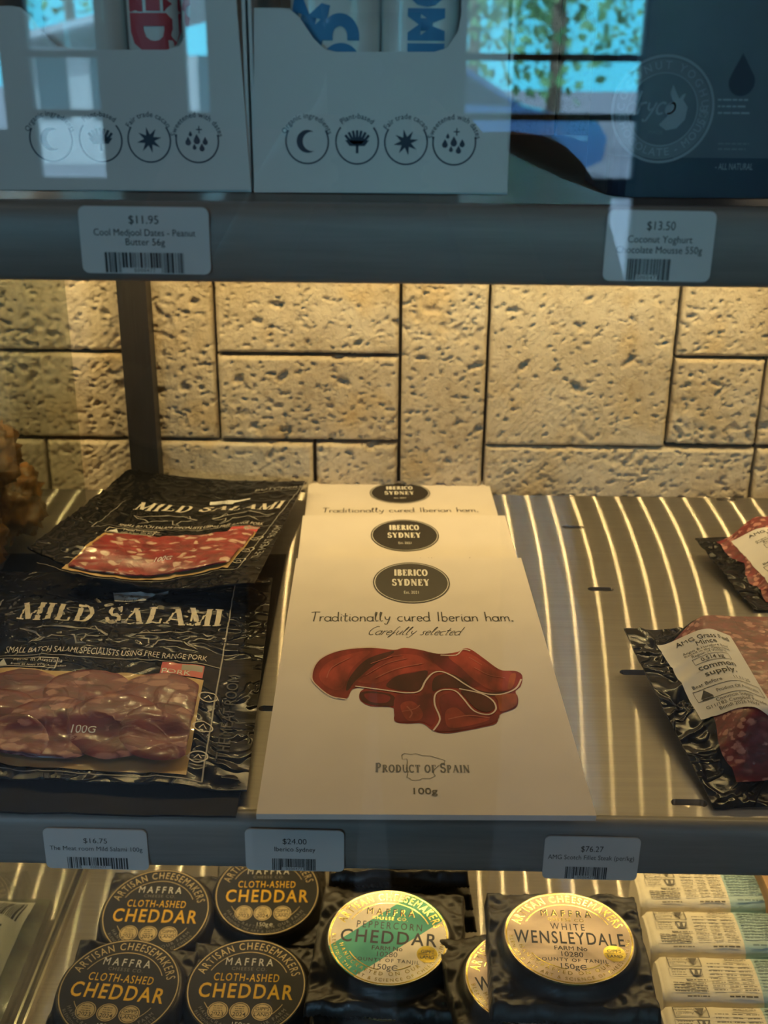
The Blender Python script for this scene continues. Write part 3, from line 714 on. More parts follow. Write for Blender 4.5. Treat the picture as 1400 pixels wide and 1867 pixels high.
# ------------------------------------------------------------------ vacuum packs of salami
def fractal(p, s, o=3): return noise.fractal(p*s, 1.0, 2.0, o)
def ridge(p, s): return max(0.0, 1-abs(noise.noise(p*s))*3.2)**2
M_film = mat('black_film', (.008, .008, .009), .15, spec=.16, vary=.1, bump=.00025, bscale=80, stretch=(1, 1.6, 1))
crease(M_film, 26, .0010)
M_cream = mat('cream_print', (.60, .54, .46), .4); M_tan = mat('golden_card', (.52, .33, .12), .4, coat=1.0)
M_tagred = mat('red_tag_print', (.55, .05, .06), .35, coat=.8); M_pale = mat('pale_print', (.68, .68, .68), .4); M_faint = mat('faint_print', (.30, .28, .25), .4)
def meat_mat(name, red, fat, scale, thr, stretch=(1, 1, 1), coat=1.0, rough=.35, bump=.0006, speck=0.0):
    m = bpy.data.materials.new(name); m.use_nodes = True
    N, L = m.node_tree.nodes, m.node_tree.links; b = N['Principled BSDF']; b.inputs['Roughness'].default_value = rough; b.inputs['Coat Weight'].default_value = coat; b.inputs['Coat Roughness'].default_value = .1
    t = N.new('ShaderNodeTexCoord'); oi = N.new('ShaderNodeObjectInfo'); mp = N.new('ShaderNodeMapping'); mp.inputs['Scale'].default_value = stretch
    L.new(t.outputs['Object'], mp.inputs[0])
    sc_ = N.new('ShaderNodeVectorMath'); sc_.operation = 'SCALE'; sc_.inputs[0].default_value = (3.1, 5.7, 1.3); L.new(oi.outputs['Random'], sc_.inputs['Scale'])
    ad = N.new('ShaderNodeVectorMath'); L.new(mp.outputs[0], ad.inputs[0]); L.new(sc_.outputs[0], ad.inputs[1])
    nz = N.new('ShaderNodeTexNoise'); nz.inputs['Scale'].default_value = scale*1.3; nz.inputs['Detail'].default_value = 3; L.new(ad.outputs[0], nz.inputs['Vector'])
    dv = N.new('ShaderNodeVectorMath'); dv.operation = 'SCALE'; dv.inputs['Scale'].default_value = .9/scale; L.new(nz.outputs['Color'], dv.inputs[0])
    a2 = N.new('ShaderNodeVectorMath'); L.new(ad.outputs[0], a2.inputs[0]); L.new(dv.outputs[0], a2.inputs[1])
    vo = N.new('ShaderNodeTexVoronoi'); vo.inputs['Scale'].default_value = scale; L.new(a2.outputs[0], vo.inputs['Vector'])
    sp = N.new('ShaderNodeSeparateColor'); L.new(vo.outputs['Color'], sp.inputs[0])
    g1 = N.new('ShaderNodeMath'); g1.operation = 'GREATER_THAN'; g1.inputs[1].default_value = thr; L.new(sp.outputs[0], g1.inputs[0])
    r0 = N.new('ShaderNodeValToRGB'); r0.color_ramp.elements[0].position = .42; r0.color_ramp.elements[0].color = (1,1,1,1); r0.color_ramp.elements[1].position = .62; r0.color_ramp.elements[1].color = (0,0,0,1)
    L.new(vo.outputs['Distance'], r0.inputs[0])
    mu = N.new('ShaderNodeMath'); mu.operation = 'MULTIPLY'; L.new(g1.outputs[0], mu.inputs[0]); L.new(r0.outputs[0], mu.inputs[1])
    n2 = N.new('ShaderNodeTexNoise'); n2.inputs['Scale'].default_value = scale*.8; n2.inputs['Detail'].default_value = 6; L.new(ad.outputs[0], n2.inputs['Vector'])
    cr = N.new('ShaderNodeValToRGB'); c = Vector(red)
    cr.color_ramp.elements[0].position = .3; cr.color_ramp.elements[0].color = (*(c*.55), 1); cr.color_ramp.elements[1].position = .7; cr.color_ramp.elements[1].color = (*(c*1.5), 1); L.new(n2.outputs['Fac'], cr.inputs[0])
    mx = N.new('ShaderNodeMixRGB'); mx.inputs[2].default_value = (*fat, 1); L.new(mu.outputs[0], mx.inputs[0]); L.new(cr.outputs[0], mx.inputs[1]); L.new(mx.outputs[0], b.inputs['Base Color'])
    n3 = N.new('ShaderNodeTexNoise'); n3.inputs['Scale'].default_value = 85; n3.inputs['Detail'].default_value = 4; L.new(ad.outputs[0], n3.inputs['Vector'])
    bp = N.new('ShaderNodeBump'); bp.inputs['Distance'].default_value = bump; L.new(n3.outputs['Fac'], bp.inputs['Height']); L.new(bp.outputs[0], b.inputs['Normal']); L.new(bp.outputs[0], b.inputs['Coat Normal'])
    return m
M_sal = meat_mat('salami_meat', (.130, .011, .017), (.36, .15, .13), 150, .64, (.5, 1, 1), coat=.6, rough=.5, bump=.0008)
M_sal2 = meat_mat('salami_meat_fine', (.24, .020, .022), (.62, .42, .34), 200, .72, (.55, 1, 1), coat=.6, bump=.0005)
crease(M_sal, 28, .0009, False); crease(M_sal2, 34, .0006, False)
WINX0, WINX1, WINY0, WINY1 = -.47, .457, -1.07, -.48
M_under = mat('black_film_flat', (.008, .008, .009), .45, spec=.04, vary=.1)
def salami_pack(label, pts, anchors, hfn, meat, slices, flat, mute=False):
    p = Patch(*pts, h=hfn)
    root = tag(empty('salami_pack', sum(p.c, Vector())/4 - Vector((0, 0, .02))), label, 'salami pack', 'black vacuum packs of salami')
    mb = MB(); p.slab(mb, 130, 150, .0012)
    M = [M_film if anchors else M_under, M_cream, M_tagred, M_pale, M_faint, M_ink]
    if anchors:
        f = p.affine(anchors); pr = Print()
        tw = pr.width('MILD SALAMI', .155, 1, .012, 'serif')
        pr.text('MILD SALAMI', 0, 0, .155, 1, face='serif', xs=1/tw, track=.012/tw)
        # two running boars in outline
        for bx, by, s_, fl in ((-.22, -.17, .20, 1), (.27, -.17, .19, -1)):
            body = [(-.9,.25),(-.6,.5),(-.1,.55),(.4,.45),(.75,.2),(1.0,.0),(.8,-.1),(.5,-.05),(.45,-.45),(.6,-.65),(.35,-.55),(.25,-.15),(-.3,-.12),(-.5,-.4),(-.75,-.6),(-.5,-.3),(-.7,0),(-.95,.1),(-1.15,.35),(-.9,.25)]
            pr.line([(bx+a*s_*fl, by+b*s_*.75) for a, b in body], .008, 4); pr.line([(bx+a*s_*fl, by+b*s_*.6+.01) for a, b in body[1:6]], .006, 4)
            pr.line([(bx+.75*s_*fl, by+.15*s_), (bx+.62*s_*fl, by+.42*s_), (bx+.5*s_*fl, by+.25*s_)], .007, 4)
        pr.text('SMALL BATCH SALAMI SPECIALISTS USING FREE RANGE PORK', 0, -.335, .042, 1, xs=.93/pr.width('SMALL BATCH SALAMI SPECIALISTS USING FREE RANGE PORK', .042))
        pr.line([(-.62,-.36),(.53,-.36)], .005, 4); pr.line([(.53,.05),(.53,-1.12)], .006, 4); pr.line([(-.62,.2),(-.62,-.36)], .005, 4); pr.line([(-.62,-1.12),(.53,-1.12)], .004, 4)
        pr.line([(.53,.42),(.53,.05)], .005, 4); pr.line([(.1,.42),(.53,.42)], .004, 4); pr.text('BUTCHERS', .36, .45, .05, 4, xs=1.0)
        pr.frame(-.5, -.46, -.2, -.385, .005, 1); pr.poly([(-.48,-.452),(-.42,-.452),(-.45,-.395)], 3); pr.text('Made in Australia', -.405, -.413, .022, 1, 'L'); pr.text('from at least 99% Australian', -.405, -.447, .015, 1, 'L')
        pr.rect(.27, -.47, .46, -.375, 2); pr.rect(.36, -.425, .455, -.38, 4); pr.text('PORK', .34, -.462, .035, 3)
        for iy in (-.60, -.80, -.985):
            pr.ring(.50, iy, .042, .036, .006, 1, n=28); pr.line([(.46, iy), (.43, iy)], .005, 1); pr.line([(.485, iy-.012), (.5, iy+.014), (.515, iy-.012)], .006, 1)
        # cleaver-shaped name plate
        pr.poly([(-.06,.215),(.1,.215),(.105,.25),(.20,.285),(.20,.31),(.10,.29),(-.08,.29)], 3)
        pr.text('the', .03, .268, .02, 5); pr.text('meat', .02, .243, .024, 5, bold=.02); pr.text('room', .02, .219, .022, 5, bold=.02)
        # strokes down the right-hand border
        pr.text('THE MEAT ROOM', .62, -.7, .05, 5 if not mute else 4, rot=radians(90))
        pr.emit(mb, f, .0004, .00002, maxe=.02)
    mb.build('pouch', M, root)
    if anchors:
        mb = MB(); mb.grid(lambda u, v: f(WINX0-.02+(WINX1-WINX0+.03)*u, WINY0-.03+(WINY1-WINY0+.03)*v, .0006), 60, 50); mb.build('backing_card', M_tan, root)
        for k, (cx, cy, r, lift) in enumerate(slices):
            mb = MB(); n, m_ = 44, 11
            def sf(u, v):
                a = 2*pi*u; rr = r*v*(1+.04*noise.noise(Vector((cos(a)*2, sin(a)*2, k*3.3))))
                x, y = cx+rr*cos(a), cy+rr*sin(a)*.92
                x, y = max(WINX0, min(WINX1, x)), max(WINY0, min(WINY1, y))
                o = .0009+lift*.0009 + flat*.0010*(1-v**6) - (0 if v < 1 else .0008) + flat*.0004*noise.noise(Vector((x*14, y*14, k)))
                return f(x, y, o)
            mb.grid(sf, n, m_); mb.build('salami_slice', meat, root)
        mb = MB(); pr = Print(); pr.text('100G', .04, -.99, .042, 0, xs=.8); pr.emit(mb, f, .0085*flat+.0045, .00002); mb.build('weight_print', M_pale, root)
    return root
def h_front(u, v):
    q = Vector((u*.19, v*.25, 1.7))
    d = .0045*sstep(.1, .22, u)*sstep(.1, .22, 1-u)*sstep(.12, .2, v)*sstep(.55, .66, 1-v+.25)
    d += .0012*fractal(q, 22) + .0009*ridge(q+Vector((0, 0, 3)), 55)*sstep(0, .1, u)*sstep(0, .1, 1-u)
    d += .0016*ridge(Vector((q.x*.5, q.y*1.6, 5)), 70)*sstep(.45, .6, v)*(1-sstep(.85, .95, v))
    d += .004*sstep(.9, 1.0, 1-v)*noise.noise(Vector((u*7, 0, 2)))
    d += .009*sstep(.82, 1.0, 1-v)*sstep(.45, 0, u) - .001
    return d
def h_rear(u, v):
    q = Vector((u*.18, v*.24, 6.2))
    d = .0035*sstep(.1, .2, u)*sstep(.1, .2, 1-u)*sstep(.06, .16, v)*(1-sstep(.6, .72, v))
    d += .0009*fractal(q, 24) + .0008*ridge(q, 60) + .0012*ridge(Vector((q.x*1.8, q.y*.6, 4)), 60)*sstep(.3, .1, u)
    d -= .012*sin(pi*min(1, max(0, u*1.02)))*(1-v)**1.3*1.0
    d -= .003*sin(pi*u)
    return d
SL7 = [(-.30,-.66,.20,0),(-.02,-.64,.20,1),(.30,-.66,.20,2),(-.36,-.86,.20,3),(-.10,-.90,.21,4),(.15,-.87,.21,5),(.34,-.90,.18,6),(-.25,-1.0,.16,5)]
salami_pack('black salami pack with large wavy slices, lying in front of the other pack', (zp(-225,1400,2.19), zp(450,1436,2.205), zp(497,1052,2.165), zp(-5,1040,2.15)),
    [(-.5,0,30,1129),(.5,0,404,1141),(0,-1.07,127,1394)], h_front, M_sal, SL7, 1.0)
SL6 = [(-.30,-.62,.22,0),(0,-.62,.22,.5),(.32,-.62,.22,1),(-.32,-.92,.22,1.5),(-.02,-.92,.22,2),(.30,-.92,.22,2.5)]
salami_pack('black salami pack with its corner curled up, lying behind against the post', (zp(50,1002,1.98), zp(464,1064,2.06), zp(556,878,2.13), zp(236,858,2.05)),
    [(-.5,0,242,930),(.5,0,512,927),(0,-1.07,272,1056)], h_rear, M_sal2, SL6, .35, mute=True)
salami_pack('black salami pack underneath, only its dark edges showing', (zp(-262,1474,2.232), zp(430,1488,2.236), zp(522,1010,2.225), zp(20,1010,2.215)), None,
    lambda u, v: .0012*fractal(Vector((u*.19, v*.25, 9)), 26), None, None, 0)

# ------------------------------------------------------------------ vacuum packs of mince
M_mince = meat_mat('mince_meat', (.150, .013, .018), (.46, .19, .16), 300, .64, (.6, 1, 1), bump=.0012, coat=.25, rough=.5)
crease(M_mince, 30, .0007, False)
M_label = mat('paper_label', (.72, .68, .66), .5, vary=.03)
def mince_pack(label, pts, anchors, seed, win):
    def hf(u, v):
        q = Vector((u*.2, v*.22, seed))
        blk = sstep(.07, .26, u)*sstep(.02, .15, 1-u)*sstep(.10, .30, v)*sstep(.03, .15, 1-v)
        return .026*blk + .0016*fractal(q, 26)*(1-.6*blk) + .0014*ridge(q, 45)*(1-blk)
    p = Patch(*pts, h=hf)
    root = tag(empty('mince_pack', sum(p.c, Vector())/4), label, 'mince pack', 'black vacuum packs of mince')
    mb = MB(); p.slab(mb, 110, 110, .0012); mb.build('pouch', M_film, root)
    u0, u1, v0, v1 = win
    mb = MB()
    def ms(u, v):
        a, b = u0+(u1-u0)*u, v0+(v1-v0)*v
        e = noise.noise(Vector((a*7, b*7, seed)))*.03
        return p.at(min(.985, a+e), b+e*.5, .0006)
    mb.grid(ms, 70, 70); mb.build('mince', M_mince, root)
    f = p.affine(anchors); mb = MB()
    mb.grid(lambda u, v: f(u, -1+v, .0016), 24, 30); pr = Print()
    T = lambda t, y, h, x=.5, wd=None, b=0, al='C': pr.text(t, x, -y, h, 1, al, xs=(wd/pr.width(t, h) if wd else 1), bold=b)
    T('AMG Grass Fed', .115, .055, .56, .72, .012); T('Mince', .185, .055, .56, .28, .012)
    T('Angus & Hereford Beef', .235, .028, .52, .60); T('Raised in the Gippsland', .272, .028, .52, .60); T('Region of Victoria', .308, .028, .52, .46)
    pr.frame(.28, -.405, .76, -.325, .005, 1); T('0.514 kg', .388, .045, .52, .30, .01)
    T('common', .485, .060, .53, .50, .02); T('supply.', .565, .060, .53, .42, .02)
    T('Best Before', .655, .038, .10, .38, 0, 'L'); T('11.11.25', .655, .036, .62, .24, 0, 'L')
    pr.frame(.08, -.815, .95, -.685, .006, 1); pr.poly([(.13,-.79),(.29,-.79),(.21,-.70)], 1); pr.rect(.14, -.808, .28, -.796, 1); T('Product Of Australia', .765, .034, .34, .56, 0, 'L')
    T('Common Supply', .862, .036, .52, .48); T('G11/182 Campbell Parade', .912, .036, .52, .78); T('Bondi 2026 NSW', .962, .036, .52, .52)
    pr.emit(mb, f, .0019, .00002, maxe=.06); mb.build('paper_label', [M_label, M_ink], root)
mince_pack('black vacuum pack of mince with the whole white label showing', (zp(1302,1474,2.235), zp(1760,1462,2.235), zp(1580,1150,2.19), zp(1137,1147,2.10)),
    [(0,0,1197,1180),(1,0,1330,1163),(0,-1,1277,1316)], 3.3, (.13, .96, .11, .85))
mince_pack('black vacuum pack of mince lying behind, cut off with half its label', (zp(1374,1112,2.235), zp(1760,1100,2.235), zp(1600,968,2.19), zp(1267,982,2.16)),
    [(0,0,1332,990),(1,0,1452,976),(0,-1,1402,1074)], 8.1, (.10, .96, .10, .92))

# ------------------------------------------------------------------ cheese packs
M_pouch = mat('dark_cheese_film', (.020, .017, .014), .36, spec=.32, bump=.0006, bscale=90)
M_navy = mat('navy_label', (.006, .007, .011), .5, spec=.2)
M_gold = mat('gold_foil', (.75, .48, .10), .30, metal=.75); M_golddull = mat('dull_gold_foil', (.27, .21, .115), .45, metal=.5)
M_yel = mat('yellow_print', (.66, .38, .02), .5, spec=.2); M_grey = mat('grey_print', (.42, .40, .37), .45); M_dim = mat('dim_print', (.11, .10, .09), .5)
M_silver = mat('pale_foil', (.66, .60, .52), .36, metal=.3, bump=.0004, bscale=110); M_teal = mat('teal_print', (.035, .30, .25), .35, metal=.25, bump=.0003, bscale=110)
M_rose = mat('rose_foil', (.66, .52, .42), .36, metal=.35, bump=.0005, bscale=90); M_rosel = mat('light_rose_foil', (.70, .60, .50), .36, metal=.35, bump=.0005, bscale=90)
M_fgold = mat('bright_gold_foil', (1.0, .74, .16), .20, metal=1.0, bump=.0003, bscale=120)
def cheese_label(kind):
    """prints in units of the label radius; materials by number"""
    p = Print()
    AR = 'ARTISAN CHEESEMAKERS'
    if kind == 'cheddar':
        M = [M_navy, M_golddull, M_yel, M_grey, M_dim, M_navy]
        p.disc(0, 0, 1, 1, 0, 72); p.ring(0, 0, .985, .985, .018, 1, n=72)
        p.text(AR, 0, 0, .15, 1, xs=2.03/p.width(AR, .15, 1, .02), arc=(.775, 90, True), track=.012, bold=.004); p.ring(0, 0, .72, .72, .014, 1, 25, 155)
        p.text('MAFFRA', -.02, .43, .15, 3, xs=.60/p.width('MAFFRA', .15), track=.045, bold=.014); p.text('CHEESE CO.', 0, .325, .065, 4, track=.01)
        p.text('CLOTH-ASHED', -.02, .10, .155, 2, xs=.98/p.width('CLOTH-ASHED', .155), track=.014, bold=.004); p.text('CHEDDAR', 0, -.24, .28, 2, xs=1.40/p.width('CHEDDAR', .28), track=.03, bold=.022)
        for x, t in ((-.40, '2023'), (-.04, '2024'), (.33, None)):
            p.disc(x, -.50, .17, .17, 1, 30); p.ring(x, -.50, .155, .155, .012, 0, n=30)
            if t: p.text(t, x, -.60, .075, 0, bold=.02); p.lines(x-.08, -.52, x+.08, -.39, 3, .014, 0, 3)
            else: p.text('GIPPS', x, -.475, .065, 0, bold=.02); p.rect(x-.14, -.51, x+.14, -.50, 0); p.text('LAND', x, -.585, .065, 0, bold=.02)
        p.text('150g', -.03, -.80, .085, 3); p.text('e', .14, -.80, .10, 3)
        p.ring(0, 0, .74, .74, .012, 1, 208, 240); p.ring(0, 0, .74, .74, .012, 1, 300, 332)
        p.text('HANDCRAFTED ON OUR FARM', 0, 0, .062, 4, arc=(.86, 270, False), track=.02); p.text('BLENDING THE ART & SCIENCE OF CHEESE', 0, 0, .05, 4, arc=(.945, 270, False), track=.012)
    else:
        M = [M_silver if kind == 'pepper' else M_rose, M_fgold, M_teal if kind == 'pepper' else M_rosel, M_inkb, M_fgold, M_ink]
        p.disc(0, 0, 1, 1, 0, 72)
        # diagonal band cut from the round label
        if kind == 'pepper':
            c45 = lambda t: (cos(radians(t)), sin(radians(t)))
            p.poly([c45(a) for a in range(197, 242, 4)] + [c45(a) for a in range(25, 75, 5)], 2)
        else: p.poly([c for a in range(198, 212, 3) for c in [(cos(radians(a)), sin(radians(a)))]] + [(-.60, -.08), (-.72, .0), (-.95, -.05)], 2)
        p.ring(0, 0, .985, .985, .025, 1, n=72)
        p.text(AR, 0, 0, .15, 1, xs=2.03/p.width(AR, .15, 1, .02), arc=(.775, 90, True), track=.012, bold=.015); p.ring(0, 0, .72, .72, .018, 1, 25, 155)
        p.text('MAFFRA', 0, .435, .14, 1, xs=.56/p.width('MAFFRA', .14), track=.05, bold=.03); p.text('MAFFRA', -.008, .44, .14, 3, xs=.56/p.width('MAFFRA', .14), track=.05, bold=.006)
        p.text('CHEESE CO.', 0, .335, .065, 1, track=.01, bold=.012)
        p.text('PEPPERCORN' if kind == 'pepper' else 'WHITE', 0, .14, .145, 3, track=.03, bold=.004, xs=.84/p.width('PEPPERCORN', .145) if kind == 'pepper' else .42/p.width('WHITE', .145))
        t = 'CHEDDAR' if kind == 'pepper' else 'WENSLEYDALE'
        p.text(t, 0, -.17, .26, 3, xs=1.42/p.width(t, .26) if kind == 'pepper' else 1.50/p.width(t, .26), track=.03 if kind == 'pepper' else .02, bold=.02)
        p.text('FARM No', 0, -.31, .085, 3, bold=.012); p.text('10280', 0, -.44, .10, 3, bold=-.004); p.text('COUNTY OF TANJIL', 0, -.545, .068, 3, track=.012, bold=.014)
        p.text('150g', -.06, -.70, .11, 3, bold=.006); p.ring(.16, -.655, .055, .055, .016, 3, 40, 330, 20); p.rect(.12, -.662, .2, -.648, 3)
        p.disc(.66, -.33, .17, .17, 1, 30); p.text('GIPPS', .66, -.31, .06, 3, bold=.015); p.rect(.52, -.34, .8, -.332, 3); p.text('LAND', .66, -.42, .06, 3, bold=.015)
        p.ring(0, 0, .72, .72, .016, 1, 212, 262); p.ring(0, 0, .72, .72, .016, 1, 285, 305)
        p.text('HANDCRAFTED ON OUR FARM', 0, 0, .07, 1, arc=(.82, 270, False), track=.03); p.text('BLENDING THE ART & SCIENCE OF CHEESEMAKING', 0, 0, .06, 1, arc=(.93, 270, False), track=.02)
    return p, M
_CM = {}
def cheese_meshes(kind, seed):
    """pouch and label in local coordinates, built once per kind"""
    key = (kind, seed)
    if key in _CM: return _CM[key]
    S, R, H = (.0462 if kind == 'cheddar' else .0535), .0425, .0185
    mb = MB()
    def top(u, v):
        x, y = (u-.5)*2*S, (v-.5)*2*S
        e = 1-max(abs(u-.5), abs(v-.5))*2                  # 0 at the rim
        if v in (0, 1): y += .0007*(1 if int(u*64) % 2 else -1)
        q = Vector((x, y, seed)); r = hypot(x, y)
        z = .0090*(1-sstep(R+.0005, R+.006, r)) + .0130
        ang = math.atan2(y, x); fold = max(0, noise.noise(Vector((cos(ang)*5, sin(ang)*5, seed))))
        rim = sstep(R+.003, R+.012, r)
        z += rim*(.0035*noise.noise(q*45) + .0030*fold + .0012*ridge(q, 90) + .0009*noise.noise(q*260)) + rim*.003*sstep(.5, .0, e)*noise.noise(q*30+Vector((5, 5, 5)))
        return (x + .0012*noise.noise(Vector((y*60, seed, 1)))*(1-sstep(0, .2, e)), y + .0012*noise.noise(Vector((x*60, seed, 2)))*(1-sstep(0, .2, e)), max(.0008, z-.012*sstep(.035, .0, e)))
    mb.grid(top, 64, 64)
    mb.grid(lambda u, v: ((u-.5)*2*S*.98, (v-.5)*2*S*.98, 0), 4, 4, flip=True)
    for k in range(4):
        def g(t, q_, k=k):
            a = top(*((t, 0), (t, 1), (0, t), (1, t))[k]); return (a[0]*(1-.02*q_), a[1]*(1-.02*q_), a[2]*(1-q_))
        mb.grid(g, 64, 1, 0, False, flip=k in (0, 3))
    p, M = cheese_label(kind)
    lb = MB(); wr = .00025 if kind == 'cheddar' else .0006
    p.emit(lb, lambda a, b, off: (a*R, b*R, H+.0045+off + wr*noise.noise(Vector((a*2.2, b*2.2, seed)))), .0001, .00003, maxe=.09)
    n = 72; lb.add([(R*cos(2*pi*i/n), R*sin(2*pi*i/n), H+.0046) for i in range(n)]+[(R*cos(2*pi*i/n), R*sin(2*pi*i/n), H+.003) for i in range(n)], [(i, n+i, n+(i+1) % n, (i+1) % n) for i in range(n)], 1)
    def me(b, name, mats):
        o = b.build(name, mats); m_ = o.data; bpy.data.objects.remove(o); return m_
    _CM[key] = (me(mb, 'pouch', M_pouch), me(lb, 'round_label', M)); return _CM[key]
def cheese(kind, loc_, rot, label, group, seed=1):
    t = tag(empty('cheese_pack', loc_), label, 'cheese', group); t.rotation_euler = rot
    for me, nm in zip(cheese_meshes(kind, seed), ('pouch', 'round_label')):
        o = bpy.data.objects.new(nm, me); C.objects.link(o); o.parent = t
    return t
def place(kind, px, py, h, tilt, rz, label, group, seed=1, roll=0):
    c = zp(px, py, h)                                        # centre of the label face
    rot = Matrix.Rotation(radians(rz), 3, 'Z') @ Matrix.Rotation(radians(tilt), 3, 'X') @ Matrix.Rotation(radians(roll), 3, 'Y')
    o = c - rot @ Vector((0, 0, .0231))
    return cheese(kind, o, rot.to_euler(), label, group, seed)
GC, GP, GW = 'black cloth-ashed cheddar packs', 'teal peppercorn cheddar packs', 'white wensleydale packs'
place('cheddar', 217, 1800, 3.82, 5, -5, 'black cheddar pack with foil sheen, in front beside the glass divider', GC, 1)
place('cheddar', 449, 1798, 3.85, 4.5, -1, 'black cheddar pack in front, between another cheddar and the teal peppercorn', GC, 2)
place('cheddar', 284, 1662, 3.96, 9, -1, 'black cheddar pack behind, nearest the glass divider under the salami price tag', GC, 3)
place('cheddar', 487, 1626, 3.97, 9, 1, 'black cheddar pack behind, with brightest yellow lettering, beside the teal peppercorn', GC, 4)
p1 = place('pepper', 708, 1706, 3.58, 4.5, -4, 'teal and silver peppercorn cheddar pack on top of its stack', GP, 5)
w1 = place('wens', 1037, 1707, 3.37, -.8, -2, 'gold white wensleydale pack on top of its stack', GW, 6)
for k in range(3):
    cheese('pepper', p1.location + Vector((.002*(k % 2), -.012-.004*k, -.0232*(k+1))), (0, 0, radians(2-3*k)), 'peppercorn cheddar pack lying %s in the front teal stack' % ('directly under the top one', 'third from the top', 'lowest')[k], GP, 5)
    cheese('pepper', p1.location + Vector((.006+.002*k, .116, .010-.0232*k)), (0, 0, radians(1+2*k)), 'peppercorn cheddar pack %s of the stack behind the teal one' % ('on top', 'second', 'third')[k], GP, 5)
for k in range(4):
    cheese('wens', w1.location + Vector(((-.026, -.004, .0, .003)[k], (-.012, -.012, -.005, 0)[k], -.0232*(k+1))), (0, 0, radians((9, -3, 2, 0)[k])), 'wensleydale pack lying %s in its stack' % ('skewed directly under the top one', 'third from the top', 'fourth from the top', 'lowest')[k], GW, 6)

# ------------------------------------------------------------------ wrapped butter
M_wrap = mat('cream_wrapper', (.74, .68, .56), .45, vary=.05, bump=.0012, bscale=60); M_wrapb = mat('pale_blue_wrapper', (.36, .52, .56), .45, vary=.06, bump=.0012, bscale=60)
M_btxt = mat('grey_wrapper_print', (.10, .09, .08), .5); M_btxt2 = mat('blue_wrapper_print', (.13, .22, .26), .5)
def butter_mesh():
    L_, D_, H_ = .104, .0475, .046
    mb = MB(); n = 40
    def fn(u, v):
        a = 2*pi*v; e = 5.0
        ca, sa = cos(a), sin(a); r = (abs(ca)**e+abs(sa)**e)**(-1/e)
        end = 1-(1-sstep(0, .045, min(u, 1-u)))*.12
        y, z = ca*r*D_/2*end, sa*r*H_/2*end
        q = Vector((u*.1, y, z)); k = .0009*noise.noise(q*45)+.0005*ridge(q, 70)
        return ((u-.5)*L_ + .0012*noise.noise(q*30), y+k*ca, z+H_/2+k*sa)
    nu = 52
    vs = [fn(i/nu, j/n) for j in range(n) for i in range(nu+1)]
    for j in range(n):
        for i in range(nu):
            j2 = (j+1) % n; q = nu+1
            mb.f.append((j*q+i, j2*q+i, j2*q+i+1, j*q+i+1)[::-1] if False else (j*q+i, j*q+i+1, j2*q+i+1, j2*q+i)[::-1]); mb.mi.append(0 if i < nu*.655 else 1); mb.sm.append(True)
    mb.v = vs
    for i, rev in ((0, False), (nu, True)):
        f = tuple(j*(nu+1)+i for j in range(n)); mb.f.append(f if not rev else f[::-1]); mb.mi.append(0 if i == 0 else 1); mb.sm.append(False)
    pr = Print()                                              # x along the block; text upside down for the shopper
    R_ = pi
    pr.frame(-.044, .0075, -.020, .0185, .0007, 2); pr.poly([(-.029,.017),(-.022,.017),(-.0255,.0095)], 2); pr.text('Product of', -.0365, .0165, .0024, 2, rot=R_); pr.text('Australia', -.0365, .0125, .0024, 2, rot=R_)
    pr.frame(-.045, -.002, -.021, .0062, .0002, 2); pr.lines(-.043, -.001, -.032, .0055, 3, .0007, 2, 4)
    pr.poly([(-.030,.0055),(-.0205,.0055),(-.0225,-.0005),(-.028,-.0005)], 2); pr.tri([(-.0285,.0045),(-.0262,.0045),(-.0268,.0008),(-.0276,.0008)], [(0,3,2,1)], 0); pr.tri([(-.0242,.0045),(-.022,.0045),(-.0234,.0008),(-.0240,.0008)], [(0,3,2,1)], 0)
    pr.lines(-.034, -.0055, -.018, -.0035, 1, .001, 2, 8); pr.lines(-.044, -.016, -.018, -.0065, 4, .0009, 2, 5); pr.lines(-.036, -.0195, -.018, -.0175, 1, .0008, 2, 6)
    pr.lines(-.016, -.015, -.006, .0125, 8, .0008, 2, 7); pr.lines(-.004, -.015, .004, .0125, 8, .0008, 2, 17); pr.lines(.006, -.015, .016, .0125, 8, .0008, 2, 27)
    pr.lines(-.002, .0145, .014, .0185, 2, .0008, 2, 9); pr.lines(-.006, -.0195, .016, -.0172, 1, .0011, 2, 10)
    pr.lines(.020, -.012, .048, .018, 10, .0011, 3, 11); pr.lines(.024, -.0185, .046, -.0155, 1, .0013, 3, 12)
    def top(x, y, off):
        q = Vector(((x/L_+.5)*.1, y, H_)); e = 5.0; t = abs(y)/(D_/2)
        return (x, y, H_/2+(max(.02, 1-t**e))**(1/e)*H_/2 + .0011 + off + .0009*noise.noise(q*45))
    pr.emit(mb, top, .0, .00002, maxe=.006)
    o = mb.build('butter_block', [M_wrap, M_wrapb, M_btxt, M_btxt2]); m_ = o.data; bpy.data.objects.remove(o); return m_
bm_ = butter_mesh(); zb = ZS[2]+.001
BL_ = ['furthest back, half under the price rail', 'second from the back, beside the wensleydale stack', 'third from the back in its row', 'nearest the glass front in its row']
for k in range(4):
    hb = (ZS[2]+.047)
    c = on_z((1172, 1172, 1190, 1205)[k], (1568, 1660, 1744, 1834)[k], hb) if k else None
    if k == 0: c = on_z(1172, 1660, hb) + Vector((.0015, .0485, 0))
    o = bpy.data.objects.new('butter_block', bm_); C.objects.link(o)
    o.location = (c.x+.0515+(.002 if k == 2 else 0), c.y-.0185, zb); o.rotation_euler = (0, 0, radians((1.2, .4, -.6, .3)[k]))
    tag(o, 'cream and pale blue wrapped butter block, ' + BL_[k], 'butter', 'wrapped butter blocks in a row')
M_wood = mat('pale_wood', (.36, .21, .09), .5, vscale=14, stretch=(6, 1, 6), vary=.35)
q = on_z(1372, 1606, ZS[2]+.047)
